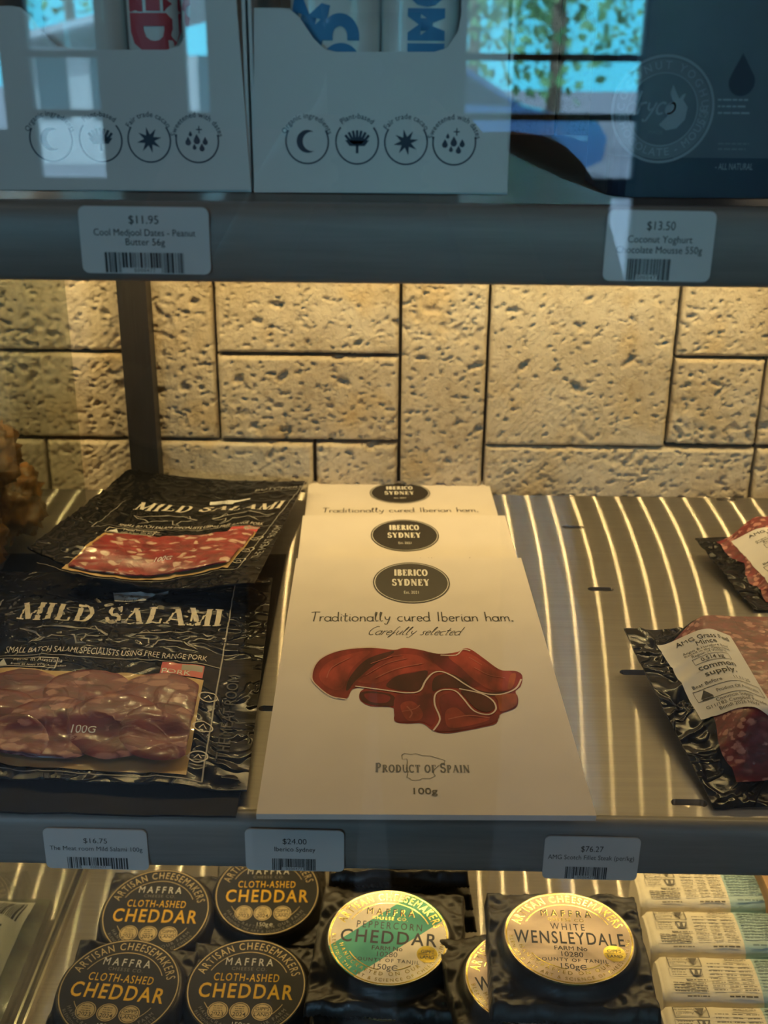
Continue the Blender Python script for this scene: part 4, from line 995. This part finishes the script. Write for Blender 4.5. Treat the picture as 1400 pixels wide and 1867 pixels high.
mb = MB(); mb.box((q.x+.003, .50, ZS[2]+.0005), (q.x+.012, .86, ZS[2]+.060)); wd = mb.build('wooden_divider', M_wood)
tag(wd, 'thin wooden divider board standing beside the butter blocks', 'divider')

# ------------------------------------------------------------------ price tags on the rails
M_tag = mat('tag_card', (.62, .62, .62), .4, vary=.03, coat=.3)
def price_tag(x0, y0, x1, y1, lines, label, seed, bar, skew=0):
    Y = .4682
    a, b = on_y(x0, y1, Y), on_y(x1, y0, Y); w_, h_ = b.x-a.x, b.z-a.z; cx, cz = (a.x+b.x)/2, (a.z+b.z)/2
    mb = MB(); r = .0028; pts = []
    for sx_, sy_, a0 in ((1, 1, 0), (-1, 1, 90), (-1, -1, 180), (1, -1, 270)):
        for k in range(6):
            t = radians(a0+18*k); pts.append((sx_*(w_/2-r)+r*cos(t), sy_*(h_/2-r)+r*sin(t)))
    cs, sn = cos(radians(skew)), sin(radians(skew))
    f = lambda u, v, d=0.0: (cx+u*cs-v*sn, Y-d, cz+u*sn+v*cs)
    mb.prism(pts[::-1], lambda u, v, d: f(u, v, -d), .0008, 0.0, 0)
    pr = Print()
    for t, yy, hh_, wd in lines: pr.text(t, 0, h_*(.5-yy), hh_*h_, 1, xs=min(1.35, wd*w_/pr.width(t, hh_*h_)), )
    bx0, bx1, by0, by1 = bar
    pr.barcode(w_*(bx0-.5), h_*(.5-by1), w_*(bx1-.5), h_*(.5-by0), 1, seed)
    pr.rect(w_*(bx0+.22*(bx1-bx0)-.5), h_*(.5-by1), w_*(bx0+.72*(bx1-bx0)-.5), h_*(.5-by1+.075), 0); pr.text('0000477', w_*((bx0+bx1)/2-.5), h_*(.5-by1+.01), h_*.055, 1, track=.0002)
    pr.emit(mb, lambda u, v, o: f(u, v, o), .0001, .00003)
    o = mb.build('price_tag', [M_tag, M_ink], origin=(cx, Y, cz)); tag(o, label, 'price tag', 'price tags on the shelf rails')
price_tag(86, 1514, 266, 1583, [('$16.75', .34, .12, .24), ('The Meat room Mild Salami 100g', .53, .105, .90)], 'white price tag for salami, on the middle rail under the salami packs', 3, (.21, .80, .70, .985), -.4)
price_tag(449, 1515, 627, 1586, [('$24.00', .34, .13, .25), ('Iberico Sydney', .52, .105, .42)], 'white price tag for ham, on the middle rail under the ham envelopes', 5, (.27, .71, .70, .985), -.3)
price_tag(988, 1528, 1169, 1602, [('$76.27', .34, .13, .24), ('AMG Scotch Fillet Steak (per/kg)', .53, .105, .91)], 'white price tag for steak, on the middle rail above the wensleydale', 7, (.24, .68, .70, .985), -.6)
price_tag(152, 378, 379, 498, [('$11.95', .25, .12, .24), ('Cool Medjool Dates - Peanut', .43, .10, .79), ('Butter 56g', .57, .10, .31)], 'white price tag for dates, on the top rail under the white boxes', 9, (.18, .79, .68, .985), -.2)
price_tag(1098, 385, 1308, 512, [('$13.50', .27, .12, .27), ('Coconut Yoghurt', .45, .10, .60), ('Chocolate Mousse 550g', .60, .10, .80)], 'white price tag for yoghurt, on the top rail under the dark tub', 11, (.22, .62, .68, .985), -.3)

# ------------------------------------------------------------------ white boxes of date bars on the top shelf
M_box = mat('white_box_card', (.64, .64, .63), .55, vary=.02, vscale=20); M_boxin = mat('box_inside', (.42, .42, .40), .7)
M_red = mat('red_letters', (.50, .06, .08), .5); M_blue = mat('blue_letters', (.03, .20, .42), .5); M_navyi = mat('navy_icons', (.015, .025, .055), .5)
YB = .509; ZT = ZS[0]
def box_xz(px, py): q = on_y(px, py, YB); return q.x, q.z
def icon_row(pr, cxs, cz, r):
    names_ = ['Organic ingredients', 'Plant-based', 'Fair trade cacao', 'Sweetened with dates']
    for k, x in enumerate(cxs):
        a0, a1 = ((150, 390), (140, 400), (145, 395), (165, 375))[k]
        pr.ring(x, cz, r, r, r*.07, 0, a0, a1, 40)
        pr.text(names_[k], x, cz, r*.23, 0, arc=(r*1.0, 90, True), xs=.95, bold=.01)
        if k == 0:
            pts = [(x+.02*r+.5*r*cos(radians(t)), cz+.5*r*sin(radians(t))) for t in range(60, 301, 12)] + [(x+.22*r+.42*r*cos(radians(t)), cz+.42*r*sin(radians(t))) for t in range(285, 75, -12)]
            pr.poly(pts, 0)
        elif k == 1:
            for t in (-60, -38, -18, 0, 18, 38, 60):
                s_, c_ = sin(radians(t)), cos(radians(t)); pr.line([(x+s_*.12*r, cz-.08*r), (x+s_*.45*r, cz+.05*r+c_*.2*r*(.6 if abs(t) > 50 else 1)), (x+s_*.62*r, cz+.42*r*c_+.08*r)], r*.12, 0)
            pr.poly([(x-.55*r,cz+.08*r),(x-.35*r,cz-.18*r),(x+.35*r,cz-.18*r),(x+.55*r,cz+.08*r),(x,cz+.02*r)], 0); pr.rect(x-.06*r, cz-.5*r, x+.06*r, cz-.1*r, 0)
        elif k == 2:
            pr.poly([(x+(.58 if i % 2 == 0 else .24)*r*cos(2*pi*i/16+.2), cz+(.58 if i % 2 == 0 else .24)*r*sin(2*pi*i/16+.2)) for i in range(16)], 0)
        else:
            for dx, dz, s_ in ((-.42,-.1,.13),(-.02,-.02,.15),(.36,-.08,.12),(-.14,-.32,.09),(.2,-.36,.12),(-.3,.25,.08)):
                pr.poly([(x+dx*r+s_*r*cos(t), cz+dz*r+s_*r*sin(t)) for t in [radians(a) for a in range(150, 391, 20)]] + [(x+dx*r, cz+dz*r+s_*2.0*r)], 0)
            pr.line([(x+.1*r, cz+.3*r), (x+.1*r, cz+.62*r)], r*.05, 0); pr.line([(x-.04*r, cz+.47*r), (x+.24*r, cz+.47*r)], r*.05, 0)
FRONT = [(463,355),(925,355),(925,-400),(842,-400),(841,30),(835,62),(815,92),(792,99),(612,99),(590,93),(572,75),(545,35),(528,21),(512,19),(463,19)]
f0 = box_xz(463, 355)
FLOC = [(box_xz(a, b)[0]-f0[0], box_xz(a, b)[1]-f0[1]) for a, b in FRONT]
BW = FLOC[1][0]; BD, BH = .125, .172
for q in (2, 3): FLOC[q] = (FLOC[q][0], BH)
def date_box(dx, label, icons):
    x0 = f0[0]+dx; z0 = ZT+.0004
    root = tag(empty('display_box', (x0+BW/2, YB+BD/2, z0)), label, 'box', 'white display boxes on the top shelf')
    th = .0014; mb = MB(); fl = [(a, max(0, b)) for a, b in FLOC]
    pr = Print(); pr.poly(fl, 0); vs, fs, _ = pr.items[0]
    mb.add([(x0+a, YB, z0+b) for a, b in vs], fs); mb.add([(x0+a, YB+th, z0+b) for a, b in vs], [f[::-1] for f in fs])
    n = len(fl); mb.add([(x0+a, YB, z0+b) for a, b in fl]+[(x0+a, YB+th, z0+b) for a, b in fl], [(i, n+i, n+(i+1) % n, (i+1) % n) for i in range(n)])
    mb.box((x0, YB+th, z0), (x0+th, YB+BD, z0+BH)); mb.box((x0+BW-th, YB+th, z0), (x0+BW, YB+BD, z0+BH)); mb.box((x0+th, YB+BD-th, z0), (x0+BW-th, YB+BD, z0+BH)); mb.box((x0+th, YB+th, z0), (x0+BW-th, YB+BD-th, z0+th))
    mb.build('carton', M_box, root)
    mb = MB(); pr = Print(); cz = box_xz(560, 262)[1]-f0[1]; r = (box_xz(600, 262)[0]-box_xz(520, 262)[0])/2
    icon_row(pr, [box_xz(x, 262)[0]-f0[0]+icons for x in (560, 651, 740, 828)], cz, r)
    pr.emit(mb, lambda a, b, o: (x0+a, YB-o, z0+b), .0001, .00002); mb.build('icon_print', M_navyi, root)
    return x0, z0
def date_bar(x, z0, wd, colr, label, drawf, group, y=YB+.006):
    root = tag(empty('date_bar', (x+wd/2, y, z0)), label, 'snack bar', group)
    mb = MB(); H_ = .150; D_ = .018
    mb.grid(lambda u, v: (x+wd*u, y+D_/2-(D_/2)*(max(0, 1-(2*u-1)**4))**.5*(1-.9*sstep(.92, 1, v)-.9*sstep(.08, 0, v)), z0+H_*v), 16, 24, 0)
    mb.grid(lambda u, v: (x+wd*u, y+D_/2+(D_/2)*(max(0, 1-(2*u-1)**4))**.5*(1-.9*sstep(.92, 1, v)-.9*sstep(.08, 0, v)), z0+H_*v), 16, 24, 0, flip=True)
    mb.build('wrapper', mat('bar_wrapper', (.66, .65, .62), .4, coat=.3), root)
    pr = Print(); drawf(pr); mb = MB()
    pr.emit(mb, lambda a, b, o: (a, y+D_/2-(D_/2)*(max(0, 1-(2*((a-x)/wd)-1)**4))**.5-.0002-o, b), .0002, .00002, maxe=.006); mb.build('lettering', colr, root)
def bpt(px, py): q = on_y(px, py, YB+.007); return q.x, q.z
x2, z2 = date_box(0, 'white display box of blue-lettered bars, in the middle of the top shelf', 0)
x1, z1 = date_box(-BW-.0012, 'white display box of red-lettered bars, beside the blue-lettered one', .0014)
def d_m(pr):
    a = bpt(548, 40); pr.text('M', *bpt(553, 78), (bpt(553, 5)[1]-bpt(553, 78)[1]), 0, xs=.9, bold=.09, rot=radians(-14))
    c = bpt(620, 66); r = bpt(655, 66)[0]-c[0]; pr.ring(c[0], c[1], r, r*1.1, r*.62, 0, 0, 180, 30); pr.rect(c[0]-r, c[1]-r*.2, c[0]-r*.38, c[1], 0); pr.rect(c[0]+r*.38, c[1]-r*.2, c[0]+r, c[1], 0)
    c = bpt(622, 112); pr.ring(c[0], c[1], r*.98, r*.9, r*.55, 0, 0, 180, 30); pr.disc(c[0], c[1]+r*.3, r*.5, r*.3, 0)
    c = bpt(619, 2)
    for k in range(9):
        t = radians(20*k+10); pr.line([(c[0]+r*.5*cos(t), c[1]+r*.5*sin(t)), (c[0]+r*1.1*cos(t), c[1]+r*1.1*sin(t))], r*.08, 0)
def d_z(pr):
    b, t = bpt(748, 97), bpt(804, 97); hh_ = t[0]-b[0]
    pr.text('IMCO', t[0], b[1], hh_, 0, 'L', bold=.10, rot=radians(90), track=hh_*.06, xs=.85)
x_ = bpt(540, 60)[0]
date_bar(bpt(528, 60)[0], z2+.0016, bpt(692, 60)[0]-bpt(528, 60)[0], M_blue, 'white bar wrapper with blue arch and M shapes inside the middle box', d_m, 'date bars in the boxes')
date_bar(bpt(695, 60)[0], z2+.0016, bpt(845, 60)[0]-bpt(695, 60)[0], M_blue, 'white bar wrapper with sideways blue letters inside the middle box', d_z, 'date bars in the boxes')
def d_r(pr):
    a = bpt(249, 96); hh_ = bpt(320, 96)[0]-a[0]; w_ = pr.width('MED', hh_, .85, hh_*.08)
    pr.text('MED', a[0], a[1]+w_, hh_, 0, 'L', bold=.11, rot=radians(-90), track=hh_*.08, xs=.85)
def d_r2(pr):
    a = bpt(329, 50); hh_ = bpt(380, 50)[0]-a[0]; w_ = pr.width('COO', hh_, .85, hh_*.08)
    pr.text('COO', a[0], a[1]+w_, hh_, 0, 'L', bold=.11, rot=radians(-90), track=hh_*.08, xs=.85)
date_bar(bpt(72, 60)[0], z1+.0016, bpt(222, 60)[0]-bpt(72, 60)[0], M_red, 'plain end of a white bar wrapper beside the red lettered bars', lambda pr: pr.rect(bpt(100, 20)[0], bpt(100, 20)[1], bpt(104, 20)[0], bpt(100, 16)[1], 0), 'date bars in the boxes')
date_bar(bpt(226, 60)[0], z1+.0016, bpt(326, 60)[0]-bpt(226, 60)[0], M_red, 'white bar wrapper with sideways red MED letters in its box', d_r, 'date bars in the boxes')
date_bar(bpt(328, 60)[0], z1+.0016, bpt(384, 60)[0]-bpt(328, 60)[0], M_red, 'narrow white bar wrapper with red round letters in its box', d_r2, 'date bars in the boxes')

# ------------------------------------------------------------------ yoghurt tub
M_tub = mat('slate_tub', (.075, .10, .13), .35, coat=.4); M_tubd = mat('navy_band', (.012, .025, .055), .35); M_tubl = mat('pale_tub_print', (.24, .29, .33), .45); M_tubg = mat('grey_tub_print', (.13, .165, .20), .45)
YT = .505; a, b = on_y(1112, 350, YT), on_y(1470, 350, YT); tw_, td_, tr_ = b.x-a.x, .085, .014
tub = tag(empty('yoghurt_tub', ((a.x+b.x)/2, YT+td_/2, ZT+.0004)), 'dark slate yoghurt tub with a round cow badge, above its price tag', 'yoghurt tub')
def rrect(w_, d_, r, n=6):
    o = []
    for sx_, sy_, a0 in ((1, 1, 0), (-1, 1, 90), (-1, -1, 180), (1, -1, 270)):
        for k in range(n+1):
            t = radians(a0+90*k/n); o.append((sx_*(w_/2-r)+r*cos(t), sy_*(d_/2-r)+r*sin(t)))
    return o
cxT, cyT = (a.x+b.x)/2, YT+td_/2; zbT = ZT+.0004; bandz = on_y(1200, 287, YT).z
rr_ = rrect(tw_, td_, tr_)
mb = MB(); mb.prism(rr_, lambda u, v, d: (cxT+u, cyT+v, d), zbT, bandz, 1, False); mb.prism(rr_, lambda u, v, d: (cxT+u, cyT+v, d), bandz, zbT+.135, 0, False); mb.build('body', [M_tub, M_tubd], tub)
mb = MB(); mb.prism(rrect(tw_+.004, td_+.004, tr_+.002), lambda u, v, d: (cxT+u, cyT+v, d), zbT+.1352, zbT+.147, 0); mb.build('lid', M_tubd, tub)
tp = lambda px, py: (on_y(px, py, YT).x, on_y(px, py, YT).z)
pr = Print(); c = tp(1208, 200); r = tp(1302, 200)[0]-c[0]
pr.ring(c[0], c[1], r, r, r*.05, 0, n=60); pr.ring(c[0], c[1], r*.93, r*.93, r*.25, 1, n=60); pr.ring(c[0], c[1], r*.68, r*.68, r*.02, 0, n=60)
pr.text('COCONUT YOGHURT', c[0], c[1], r*.14, 0, arc=(r*.745, 80, True), track=r*.04, bold=.015); pr.text('CHOCOLATE - MOUSSE', c[0], c[1], r*.14, 0, arc=(r*.86, 275, False), track=r*.03, bold=.015)
pr.text('dryco', c[0]-r*.25, c[1]-r*.08, r*.42, 0, face='hand', shear=.3, bold=.02)
cowp = [(-.05,-.28),(.1,-.38),(.3,-.34),(.45,-.18),(.48,.05),(.38,.18),(.42,.3),(.36,.28),(.3,.2),(.22,.34),(.16,.46),(.12,.3),(.18,.15),(.08,.05),(.1,-.12)]
pr.poly([(c[0]+r*a_, c[1]+r*b_) for a_, b_ in cowp], 0); pr.text('MADE', c[0]-r*.1, c[1]-r*.45, r*.07, 1)
d0, d1 = tp(1352, 120), tp(1352, 150); dr = tp(1376, 150)[0]-d1[0]
pr.poly([(d1[0]+dr*cos(radians(t)), d1[1]+dr*sin(radians(t))) for t in range(150, 391, 15)] + [(d0[0], d0[1]+dr*.9)], 2)
for yy in (182, 194, 206, 262, 272): q0, q1 = tp(1308, yy+3), tp(1368, yy-3); pr.lines(q0[0], q0[1], q1[0], q1[1], 1, r*.035, 0 if yy < 220 else 1, yy)
q0, q1 = tp(1303, 309), tp(1373, 297); pr.text('- ALL NATURAL', (q0[0]+q1[0])/2, q0[1], r*.12, 0, xs=(q1[0]-q0[0])/pr.width('- ALL NATURAL', r*.12), bold=.01)
mb = MB(); pr.emit(mb, lambda u, v, o: (u, YT-o, v), .0001, .00003); mb.build('label_print', [M_tubl, M_tubg, M_navyi], tub)

# ------------------------------------------------------------------ beyond the glass divider: a crinkled bag and a labelled pack
def amber_mat():
    m = mat('amber_crisps', (.32, .14, .035), .3, coat=.9, vary=.6, vscale=70, bump=.002, bscale=60); return m
M_amb = amber_mat(); M_cello = glass_mat('cellophane', (1, .97, .9), .10, .04)
bag = tag(empty('crisp_bag', (-.335, .74, ZS[1])), 'clear crinkled bag of amber brown crisps behind the glass divider', 'bag')
def crump(cx, cy, cz, rx, ry, rz, seed, amp):
    def fn(u, v):
        a, b = 2*pi*u, pi*(v-.5); d = Vector((cos(a)*cos(b), sin(a)*cos(b), sin(b)))
        k = 1 + amp*noise.noise(d*2.4+Vector((seed, 0, 0))) + amp*.8*(ridge(d+Vector((seed, 3, 1)), 3.3)-.3)
        return (cx+d.x*rx*k, cy+d.y*ry*k, max(ZS[1]+.001, cz+d.z*rz*k))
    return fn
pieces = [(-.318,.66,.024,.026,.034,.020),(-.322,.71,.030,.030,.030,.026),(-.315,.76,.030,.028,.034,.024),(-.318,.69,.066,.026,.032,.020),(-.322,.745,.074,.030,.030,.022),(-.36,.68,.040,.030,.036,.034),(-.36,.75,.045,.030,.036,.036),(-.33,.72,.100,.028,.034,.016)]
for k, (x, y, z, rx, ry, rz) in enumerate(pieces):
    x += .010; y = .66+(y-.66)*1.55; rx *= .88; rz *= 1.15; z *= 1.1
    mb = MB(); mb.grid(crump(x, y, ZS[1]+z, rx, ry, rz, k*2.7, .30), 40, 28); mb.build('crisp', M_amb, bag)
mb = MB(); mb.grid(crump(-.338, .745, ZS[1]+.060, .043, .115, .075, 5.5, .26), 90, 60); mb.build('film', M_cello, bag)
mp_ = tag(empty('labelled_pack', (-.34, .66, ZS[2])), 'clear pack with a pale barcode label behind the glass divider', 'food pack')
mb = MB(); P2 = Patch((-.42,.52,ZS[2]+.012), (-.284,.53,ZS[2]+.012), (-.282,.735,ZS[2]+.018), (-.42,.735,ZS[2]+.018), lambda u, v: .02*sstep(0, .2, u)*sstep(0, .2, 1-u)*sstep(0, .2, v)*sstep(0, .2, 1-v)+.0015*fractal(Vector((u*.14, v*.2, 4)), 40))
P2.slab(mb, 50, 60, .010); mb.build('pouch', mat('grey_green_film', (.10, .11, .085), .2, coat=.8, vary=.6, vscale=50, bump=.001, bscale=80), mp_)
mb = MB(); fl_ = lambda x, y, o=0.0: P2.at(.52+.40*x, .55+.42*y, o+.001)
mb.grid(lambda u, v: fl_(u, v), 14, 14); pr = Print(); pr.barcode(.08, .62, .92, .95, 1, 21, 30); pr.lines(.08, .30, .9, .52, 4, .025, 1, 6); pr.ring(.25, .15, .12, .11, .02, 1, n=24); pr.ring(.62, .15, .12, .11, .02, 1, n=24)
pr.emit(mb, fl_, .0004, .00003, maxe=.1); mb.build('barcode_label', [M_label, M_ink], mp_)
# ------------------------------------------------------------------ unseen warm fill lamps added at the ceiling to offset the blue daylight
M_fill = mat('fill_diffuser', (.9, .9, .88), .5, emit=(1.0, .80, .58), estr=2.6)
for k, (x, y) in enumerate(((-.9, -.35), (.9, -.35), (-1.3, -2.3), (1.3, -2.3))):
    l = tag(empty('fill_lamp', (x, y, 2.8)), 'added square fill lamp at the ceiling, in the %s row %s' % (('nearer the fridge,', 'nearer the fridge,', 'nearer the windows,', 'nearer the windows,')[k], ('over the boxes side', 'over the tub side')[k % 2]), 'fill lamp', 'added fill lamps at the ceiling')
    mb = MB(); mb.box((x-.3, y-.3, 2.765), (x+.3, y+.3, 2.7995)); mb.build('housing', M_alu, l)
    mb = MB(); mb.add([(x-.28,y-.28,2.764),(x+.28,y-.28,2.764),(x+.28,y+.28,2.764),(x-.28,y+.28,2.764)], [(0,3,2,1)]); mb.build('diffuser', M_fill, l)

# ------------------------------------------------------------------ the photographer, mirrored faintly in the front glass
M_skin = mat('skin', (.55, .33, .23), .5, vary=.06); M_shirt = mat('plum_shirt', (.42, .20, .19), .8, bump=.001, bscale=60); M_trou = mat('dark_trousers', (.03, .032, .04), .8); M_hair = mat('dark_hair', (.02, .015, .012), .6); M_phone = mat('phone_back', (.03, .032, .04), .2); M_lens = mat('lens_glass', (.005, .005, .008), .05)
def skinned(name, chains, m, parent=None, sub=2):
    """chains: lists of (x, y, z, r) joined where a point repeats; grown into one continuous surface"""
    vs, rs, es, ix = [], [], [], {}
    for ch in chains:
        prev = None
        for x, y, z, r in ch:
            if y < -.2: x = x*.93-.03             # the body stands a little to one side of the lens
            k = (round(x, 4), round(y, 4), round(z, 4))
            if k not in ix: ix[k] = len(vs); vs.append((x, y, z)); rs.append(r)
            if prev is not None and prev != ix[k]: es.append((prev, ix[k]))
            prev = ix[k]
    me = bpy.data.meshes.new(name); me.from_pydata(vs, es, []); me.materials.append(m)
    o = bpy.data.objects.new(name, me); C.objects.link(o)
    o.modifiers.new('skin', 'SKIN').use_smooth_shade = True
    for i, sv in enumerate(me.skin_vertices[0].data):
        r = rs[i]; sv.radius = (r, r) if not isinstance(r, tuple) else r; sv.use_root = (i == 0)
    ss = o.modifiers.new('subsurf', 'SUBSURF'); ss.levels = sub; ss.render_levels = sub
    if parent: o.parent = parent
    return o
PY = -.44
ph_c = EYE - _fw*.012 - _U*.050 - _R*.018                  # phone body behind the lens
chains = [[(0,PY-.02,.95,(.15,.11)),(0,PY-.02,1.10,(.14,.10)),(0,PY-.01,1.28,(.155,.10)),(0,PY,1.40,(.10,.075)),(0,PY+.005,1.475,.052),(0,PY+.02,1.53,.054),(0,PY+.035,1.60,(.074,.092)),(0,PY+.03,1.67,(.066,.082))]]
for s in (-1, 1):
    w_ = ph_c + _R*(s*.062) - _U*.055 - _fw*.06
    palm = ph_c + _R*(s*.056) - _U*.030 - _fw*.020
    chains.append([(0,PY-.01,1.28,.15),(s*.10,PY-.01,1.385,.07),(s*.185,PY-.01,1.375,.062),(s*.235,PY+.06,1.24,.048),(s*.255,PY+.12,1.13,.042),(s*.17,PY+.22,1.23,.040),(w_.x,w_.y,w_.z,.026),(palm.x,palm.y,palm.z,.026)])
    for k in range(4):                                     # fingers curl round the phone's long edge
        a = palm + _U*(.022-.017*k) + _fw*.012; b = ph_c + _R*(s*.050) + _U*(.000-.018*k) + _fw*.006; c = ph_c + _R*(s*(.040-.002*k)) + _U*(.002-.018*k) + _fw*.0135; d = ph_c + _R*(s*(.022+.004*k)) + _U*(.004-.018*k) + _fw*.014
        chains.append([(palm.x,palm.y,palm.z,.026),(*a,.0095),(*b,.0088),(*c,.008),(*d,.007)])
    t1 = palm + _R*(-s*.012) - _fw*.012 + _U*.012; t2 = ph_c + _R*(s*.030) - _fw*.016 + _U*.004; t3 = ph_c + _R*(s*.014) - _fw*.0145 + _U*.018
    chains.append([(palm.x,palm.y,palm.z,.026),(*t1,.012),(*t2,.010),(*t3,.008)])
    chains.append([(0,PY-.02,.95,.15),(s*.085,PY-.02,.87,.095),(s*.10,PY,.50,.062),(s*.10,PY-.03,.10,.042),(s*.11,PY+.08,.035,.034),(s*.11,PY+.14,.03,.026)])
person = skinned('person', chains, M_skin)
tag(person, 'person in a plum shirt holding up a phone, mirrored in the fridge glass', 'person')
sh_ = [[(0,PY-.02,.90,(.17,.125)),(0,PY-.02,1.10,(.158,.118)),(0,PY-.01,1.28,(.172,.118)),(0,PY,1.405,(.105,.085))]]
for s in (-1, 1): sh_.append([(0,PY-.01,1.28,.15),(s*.10,PY-.01,1.388,.082),(s*.188,PY-.01,1.378,.074),(s*.236,PY+.06,1.24,.062),(s*.248,PY+.10,1.165,.058)])
skinned('shirt', sh_, M_shirt, person)
tr_c = [[(0,PY-.02,1.0,(.158,.118)),(0,PY-.02,.92,(.165,.125))]]
for s in (-1, 1): tr_c.append([(0,PY-.02,.92,.15),(s*.087,PY-.02,.85,.105),(s*.10,PY,.50,.078),(s*.10,PY-.03,.12,.06)])
skinned('trousers', tr_c, M_trou, person)
mb = MB(); mb.grid(lambda u, v: (-.03+.086*cos(2*pi*u)*cos(v*pi/2), PY+.018+.104*sin(2*pi*u)*cos(v*pi/2), 1.615-.05*(sin(2*pi*u) < .2)*(1-v)+.118*sin(v*pi/2)), 32, 12); mb.build('hair', M_hair, person)
mb = MB(); mb.lathe([(.0001,-.010),(.009,-.007),(.011,.001),(.008,.014),(.004,.030)], (-.03,PY+.122,1.592), 12); mb.build('nose', M_skin, person)
for s in (-1, 1):
    mb = MB(); mb.lathe([(.0001,-.006),(.007,-.004),(.010,0),(.007,.004),(.0001,.006)], (s*.030-.03,PY+.112,1.618), 14); mb.build('eye', M_hair, person)
    mb = MB(); mb.lathe([(.0001,-.03),(.010,-.02),(.014,0),(.014,.018),(.0001,.03)], (s*.078-.03,PY+.03,1.605), 12); mb.build('ear', M_skin, person)
mb = MB(); mb.tube([(-.052,PY+.110,1.557),(-.03,PY+.118,1.555),(-.008,PY+.110,1.557)], .0035, 8); mb.build('mouth', mat('lips', (.33, .13, .11), .5), person)
phone = tag(empty('phone', ph_c), 'dark phone held up in both hands, mirrored in the fridge glass', 'phone')
mb = MB(); mb.prism(rrect(.072, .146, .010), lambda u, v, d: ph_c + _R*u + _U*v + _fw*d, -.0045, .0035, 0); mb.build('body', M_phone, phone)
for du, dv in ((.018, .050), (.018, .028), (-.004, .039)):
    mb = MB()
    n = 24; cc = ph_c + _R*du + _U*dv + _fw*.0036
    mb.add([cc + _R*(.0075*cos(2*pi*i/n)) + _U*(.0075*sin(2*pi*i/n)) + _fw*d for d in (0, .0016) for i in range(n)], [(i, (i+1) % n, n+(i+1) % n, n+i) for i in range(n)] + [tuple(n+i for i in range(n))], 0)
    mb.build('lens', M_lens, phone)
bpy.data.objects.remove(_tmpo)
